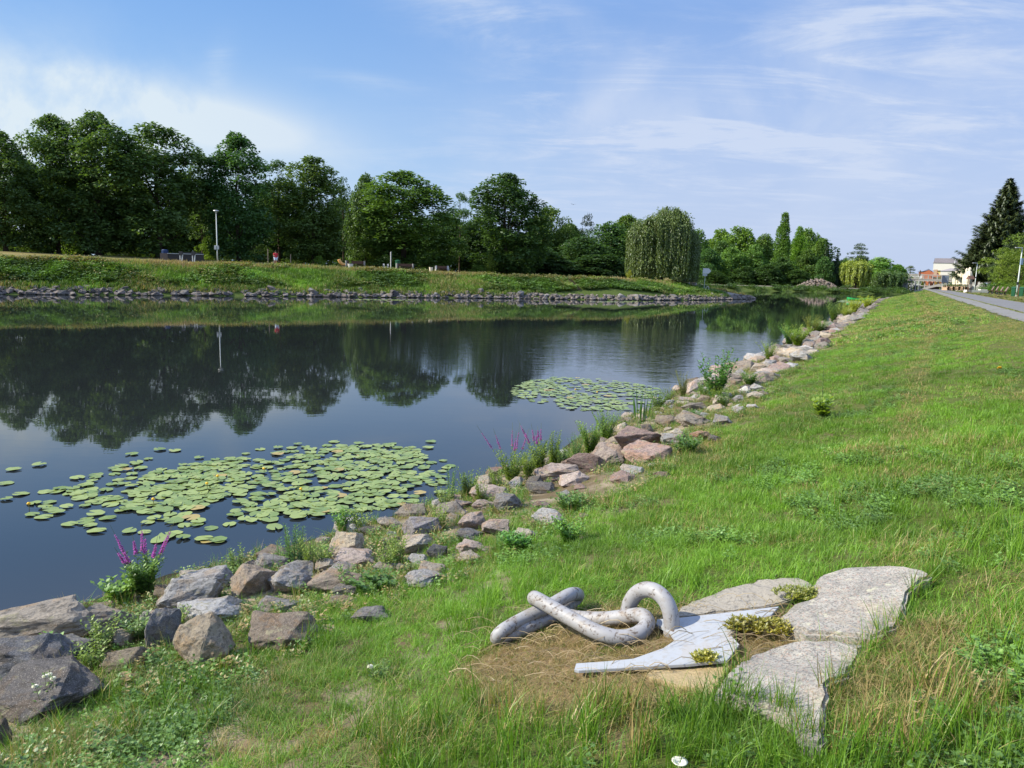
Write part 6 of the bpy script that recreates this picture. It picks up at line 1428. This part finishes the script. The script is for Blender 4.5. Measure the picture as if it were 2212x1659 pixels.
d = 360.; a, rz = face(2030, d); r = empty('annex', (a[0], a[1], 0), rz); z1 = P(2040, 585.5, d)[2]; z2 = P(2040, 579, d)[2]; w_ = 14.; tag(r, 'small grey-roofed annex before the big white hall', 'house')
MB().box((w_/2, 4, z1/2), (w_, 8, z1)).build('wall', m_cream, r); MB().add([(-.3, -.3, z1), (w_, -.3, z1), (w_, 3.5, z2), (4, 3.5, z2), (-.3, 8, z1), (w_, 8, z1)], [(0, 1, 2, 3), (3, 2, 5, 4), (0, 3, 4)]).build('roof', m_tin, r)
d = 300.; a, rz = face(1955, d); r = empty('white_house', (a[0], a[1], 0), rz); z1 = P(1970, 593, d)[2]; tag(r, 'small white house end showing behind the far trees', 'house'); MB().box((3., 4, z1/2), (6, 8, z1)).build('wall', m_wht, r); MB().box((3., 4, z1+.15), (6.4, 8.4, .3)).build('roof', m_tin, r); MB().box((2, -.02, z1-2), (1, .06, 1.3)).build('window', m_glass, r)
d = 262.; a, rz = face(1996, d); r = empty('embankment_wall', (a[0], a[1], 0), rz); tag(r, 'dark reddish embankment wall seen under the bridge arch', 'wall'); z1 = P(2010, 614, d)[2]; MB().box((14, 3, 1.3), (34, 3, 2.6)).build('masonry', simple('reddish_masonry', (.16, .09, .08), .9), r); MB().box((14, 1, 2.7), (34.5, 1, .3)).build('coping', m_conc, r)
for k, (px, yt, w_, dp, c, lab) in enumerate([(2055, 592, 26, 290, (2., 1.5, .8), 'yellowish bush before the white hall'), (2032, 597, 22, 290, (1.8, 1.5, .8), 'bush over the middle of the bridge rail'), (1993, 601, 16, 290, (1.4, 1.4, .8), 'small bush at the foot of the brick house'), (2062, 610, 40, 210, (.9, 1., .8), 'dark shrub at the right end of the bridge')]):
    deep_tree('shrub', 'shrub%d' % (k % 2), px, yt, w_, dp, lab, c, zb=2, cat='shrub')
# rubble heap, tiny benches and posts of the far wood
c = atd(1765, 620, 236); zb = float(h_far(c[0], c[1])); mb = MB()
for k in range(420):
    a = random.uniform(0, 6.28); q = sqrt(random.random()); x = 6.6*q*cos(a); y = 3.*q*sin(a); hgt = 2.9*(1-q**1.5); j = random.randrange(8); s = random.uniform(.35, .8)
    Rm = np.array(Matrix.Rotation(random.uniform(0, 6), 3, 'Z') @ Matrix.Rotation(random.uniform(-1, 1), 3, 'X')); mb.add(bases[j] @ (Rm @ np.diag([s, s*.8, s*.6])).T+np.array([x, y, hgt*random.uniform(.7, 1)]), tris[j])
o = mb.build('rubble_heap', m_rock); o.location = (c[0], c[1], zb); o.color = (.27, .22, .185, 1); tag(o, 'heap of pinkish rubble stones on the far spit', 'rubble heap')
# arrow sign on the gravel tip
b = atd(1522, 607.5, 122); zb = float(h_far(b[0], b[1])); b[2] = zb; top = atd(1524.5, 579.5, 122)[2]; h = top-zb; r = empty('arrow_sign', b, -.1); tag(r, 'white arrow-shaped waterway sign with a small plate below on a pole', 'sign')
MB().tube([(0, 0, 0), (.05, 0, h)], .045, 6).build('pole', m_galv, r); w_ = 1.
V = [(-.36, -.06, h), (.55, -.06, h), (.92, -.06, h-.42), (.55, -.06, h-.84), (-.42, -.06, h-.84)]; mk('arrow_panel', V+[(x, -.10, z) for x, y, z in V], [(0, 4, 3, 2, 1), (5, 6, 7, 8, 9)]+[(i, (i+1) % 5, 5+(i+1) % 5, 5+i) for i in range(5)], m_wht, r); MB().box((-.02, -.08, h-1.06), (.72, .05, .34)).build('small_plate', m_galv, r)
# park furniture on the far lawn
def far_at(px, off): return onfar(px, off)
p = far_at(390, 16.5); p0 = far_at(342, 19); p1 = far_at(440, 17); v_ = p1[:2]-p0[:2]; ln = np.linalg.norm(v_); r = empty('timber_planter', (p0[0], p0[1], p0[2]-.1), atan2(v_[1], v_[0])); tag(r, 'long dark timber planter on the far lawn left of the lamp post', 'planter')
MB().box((ln*.61, 0, .45), (ln*.77, .5, .95)).build('front_wall', m_planter, r); MB().box((ln*.14, .25, .5), (ln*.18, .8, .95)).build('end_wall', simple('brownish_planks', (.13, .10, .085), .8), r); MB().box((ln*.61, 2.6, .6), (ln*.5, .4, 1.2)).build('back_wall', m_planter, r); MB().box((ln*.61, 0, .96), (ln*.785, .62, .07)).build('coping', m_galv, r)
for px in (391, 418):
    p = far_at(px, 12.5); r = empty('bank_post', p); tag(r, 'left short white post in front of the timber planter' if px == 391 else 'right short white post in front of the timber planter', 'post')
    MB().box((-.09, 0, .55), (.09, .12, 1.05)).box((.16, 0, .45), (.09, .12, .9), ry=.12).build('legs', m_wht, r); MB().box((.02, 0, 1.05), (.4, .2, .45)).build('head', m_dark, r)
def person(px, off, Hh):
    p = far_at(px, off); R_ = empty('person', p, .5); tag(R_, 'person walking in a red shirt and pale shorts on the far lawn', 'person'); s = Hh/1.75
    nodes = {'pelvis': (0, 0, .95, .13), 'waist': (0, 0, 1.1, .125), 'chest': (0, .01, 1.32, .15), 'neck': (0, .01, 1.50, .055), 'head': (0, -.02, 1.62, .095), 'crown': (0, -.01, 1.71, .075), 'sl': (-.19, .01, 1.42, .06), 'el': (-.27, .02, 1.16, .045), 'hl': (-.16, -.17, 1.22, .035), 'sr': (.19, .01, 1.42, .06), 'er': (.26, .06, 1.15, .045), 'hr': (.27, -.05, .90, .035),
      'hipl': (-.10, 0, .90, .10), 'kl': (-.11, -.10, .50, .06), 'al': (-.11, -.05, .09, .042), 'tl': (-.11, -.22, .04, .035), 'hipr': (.10, 0, .90, .10), 'kr': (.11, .06, .50, .06), 'ar': (.11, .28, .14, .042), 'tr': (.11, .16, .04, .035)}
    E_ = [('pelvis', 'waist'), ('waist', 'chest'), ('chest', 'neck'), ('neck', 'head'), ('head', 'crown'), ('chest', 'sl'), ('sl', 'el'), ('el', 'hl'), ('chest', 'sr'), ('sr', 'er'), ('er', 'hr'), ('pelvis', 'hipl'), ('hipl', 'kl'), ('kl', 'al'), ('al', 'tl'), ('pelvis', 'hipr'), ('hipr', 'kr'), ('kr', 'ar'), ('ar', 'tr')]
    def skin(name, keys, edges, grow, mat):
        ks = list(keys); me = bpy.data.meshes.new(name); me.from_pydata([tuple(c*s for c in nodes[k][:3]) for k in ks], [(ks.index(a), ks.index(b)) for a, b in edges], []); me.materials.append(mat); o = link(name, me, None, R_)
        md = o.modifiers.new('skin', 'SKIN'); 
        for i, k in enumerate(ks): me.skin_vertices[0].data[i].radius = ((nodes[k][3]+grow)*s,)*2
        me.skin_vertices[0].data[0].use_root = True; sb_ = o.modifiers.new('sub', 'SUBSURF'); sb_.levels = sb_.render_levels = 1; return o
    skin('body', nodes.keys(), E_, 0, m_skin)
    nodes['kl2'] = (-.11, -.07, .58, .07); nodes['kr2'] = (.11, .04, .58, .07); nodes['el2'] = (-.25, .02, 1.22, .05); nodes['er2'] = (.25, .05, 1.22, .05)
    skin('shirt', ['waist', 'chest', 'sl', 'sr', 'el2', 'er2', 'pelvis'], [('waist', 'chest'), ('chest', 'sl'), ('chest', 'sr'), ('sl', 'el2'), ('sr', 'er2'), ('waist', 'pelvis')], .035, m_red)
    skin('shorts', ['pelvis', 'hipl', 'hipr', 'kl2', 'kr2'], [('pelvis', 'hipl'), ('pelvis', 'hipr'), ('hipl', 'kl2'), ('hipr', 'kr2')], .045, m_lb)
    MB().lathe((0, .0, 1.66*s), [(.10*s, -.03), (.107*s, .03), (.08*s, .10*s), (.02, .125*s)], 12).build('hair', m_hair, R_, True)
person(596, 12.5, 1.8)
def park_bench(px, off, L, lab, post=m_wht):
    p = far_at(px, off); r = empty('park_bench', p, atan2(LD[1], LD[0])); tag(r, lab, 'bench')
    MB().box((0, 0, .45), (L, .4, .06)).build('seat', m_wood, r); MB().box((0, .25, .8), (L, .06, .4)).build('backrest', m_wood, r)
    for s in (-1, 1): MB().box((s*(L/2), .1, .5), (.16, .35, 1.05)).build('leg', post, r)
park_bench(768, 18, 2.6, 'dark bench with pale ends behind the green-topped planter', m_cshade); park_bench(875, 15, 2.4, 'long dark bench right of the far green bin', m_cshade); park_bench(955, 17, 1.9, 'white-legged bench at the shaded right end of the lawn')
p = far_at(743, 19); r = empty('orange_play_seat', p, .4); tag(r, 'curved orange play seat under the dark trees', 'play seat'); MB().tube(spline([(-.7, 0, 1.1), (-.4, 0, .6), (.2, 0, .35), (.8, 0, .6)], 4), .22, 8).build('seat', m_orange, r, True); MB().box((0, 0, .15), (.6, .4, .3)).build('foot', m_dark, r)
p = far_at(757, 16); r = empty('flower_pot', p); tag(r, 'planter pot with a green shrub and pale rim on the far lawn', 'pot'); MB().lathe((0, 0, 0), [(.25, 0), (.4, .6), (.36, .6)], 12).build('pot', m_wht, r); Q, ST = herb(random.Random(3), 1.2, 14, 14, .25, .14, .35); Q = [q+np.array([0, 0, .5]) for q in Q]; o = link('foliage', polymesh('foliage', Q, 4, m_weed), None, r)
for k, px in enumerate((829, 838)):
    p = far_at(px, 14.5); r = empty('striped_post', p); tag(r, ['left', 'right'][k]+' black and white striped post of the small gate', 'post'); MB().box((0, 0, .42), (.22, .1, .85)).build('post', m_wht, r)
    for z in (.25, .55): MB().box((0, -.055, z), (.2, .02, .12), ry=.5).build('stripe', m_dark, r)
p = far_at(844, 14.5); o = MB().tube([(0, 0, 0), (0, 0, 2.4)], .06, 8).lathe((0, 0, 2.4), [(.06, 0), (.08, .05), (.02, .12)], 8).build('white_pole', m_wht); o.location = p; tag(o, 'slim white pole beside the striped posts', 'pole')
p = far_at(859, 16); r = empty('waste_bin', p); tag(r, 'dark green bin standing under the trees beside the white pole', 'bin'); MB().lathe((0, 0, 0), [(.32, .05), (.36, 1.3)], 8).build('body', m_green, r); MB().lathe((0, 0, 1.3), [(.4, 0), (.4, .08), (.1, .18)], 8).build('lid', m_green, r)
p = far_at(931, 12); o = MB().lathe((0, 0, 0), [(.18, 0), (.28, .75), (.22, .75), (.2, .6)], 10).build('pale_pot', m_canvas); o.location = p; tag(o, 'pale pot on the sunlit lawn edge', 'pot')
for k, (px, off, hh) in enumerate([(579, 18, 1.9), (591, 20, 1.2), (628, 24, 1.3)]):
    p = far_at(px, off); o = MB().tube([(0, 0, 0), (0, 0, hh)], .055, 6).lathe((0, 0, hh), [(.055, 0), (.07, .04), (.01, .08)], 6).build('wooden_stake', m_woodl); o.location = p; tag(o, ['tall pale stake left of the walker', 'short stake close beside the walker', 'thin stake right of the walker'][k], 'stake')
p = far_at(357, 21); r = empty('blue_barrel', p); tag(r, 'dark blue barrel behind the left end of the planter', 'barrel'); MB().lathe((0, 0, .3), [(.35, 0), (.4, .2), (.4, .9), (.3, 1.)], 12).build('body', simple('blue_plastic', (.02, .04, .11), .4), r); MB().lathe((0, 0, 0), [(.4, 0), (.3, .3)], 8).build('stand', m_wht, r)
p = atd(1493, 607, 124); zb = float(h_far(p[0], p[1])); r = empty('picnic_bench', (p[0], p[1], zb), .3); tag(r, 'pale picnic bench left of the arrow sign', 'bench'); MB().box((0, 0, .72), (1.7, .6, .06)).build('table_top', m_woodl, r)
for s in (-1, 1): MB().box((0, s*.6, .42), (1.7, .25, .05)).build('bench_seat', m_woodl, r); MB().box((s*.65, 0, .36), (.08, 1.2, .7)).build('leg', m_wht, r)
p = atd(1529, 607.5, 121); zb = float(h_far(p[0], p[1])); r = empty('bicycle_stand', (p[0], p[1], zb)); tag(r, 'bent steel stand just right of the arrow sign', 'stand'); MB().tube(spline([(-.2, 0, 0), (-.2, 0, .8), (.0, 0, 1.0), (.22, 0, .85), (.2, 0, .5)], 4), .04, 6).build('hoop', m_galv, r)
# stairs in the far bank
r0p = np.array(L0)+LD*66.3+LN*1.2; q0 = np.array([r0p[0], r0p[1]]); r = empty('bank_stairs', (q0[0], q0[1], 0), atan2(LD[1], LD[0])); tag(r, 'narrow wooden stairs cut into the far bank', 'stairs'); 
for k in range(15):
    t = k/14; off = 1.2+7.2*t; w3 = L0+LD*(66.3+(off-4)*.25+0)+LN*off; zz_ = float(h_far(w3[0], w3[1])); loc = w3-q0; st_ = MB().box((0, 0, 0), (1.15, .42, .16)); a = atan2(LD[1], LD[0]); 
    x_ = loc[0]*cos(a)+loc[1]*sin(a); y_ = -loc[0]*sin(a)+loc[1]*cos(a); MB().box((x_, y_, zz_+.08), (1.15, .42, .18)).build('step', m_wood, r)
# bird
b = atd(1239, 442, 90); r = empty('flying_bird', b, .4); tag(r, 'small dark bird flying above the wood', 'bird')
V = [(0, -.16, 0), (.045, 0, .02), (0, .2, 0), (-.045, 0, .02), (0, 0, -.04), (.38, .02, .10), (.2, .09, .05), (-.38, .02, .10), (-.2, .09, .05), (.2, -.03, .07), (-.2, -.03, .07)]
mk('body', V, [(0, 1, 3), (1, 2, 3), (0, 4, 1), (1, 4, 2), (2, 4, 3), (3, 4, 0), (1, 9, 5, 6), (3, 8, 7, 10)], m_dark, r)
# young tree trunks in the shade read as pale stems
print('TREES', NTREE, 'OBJ', len(bpy.data.objects))
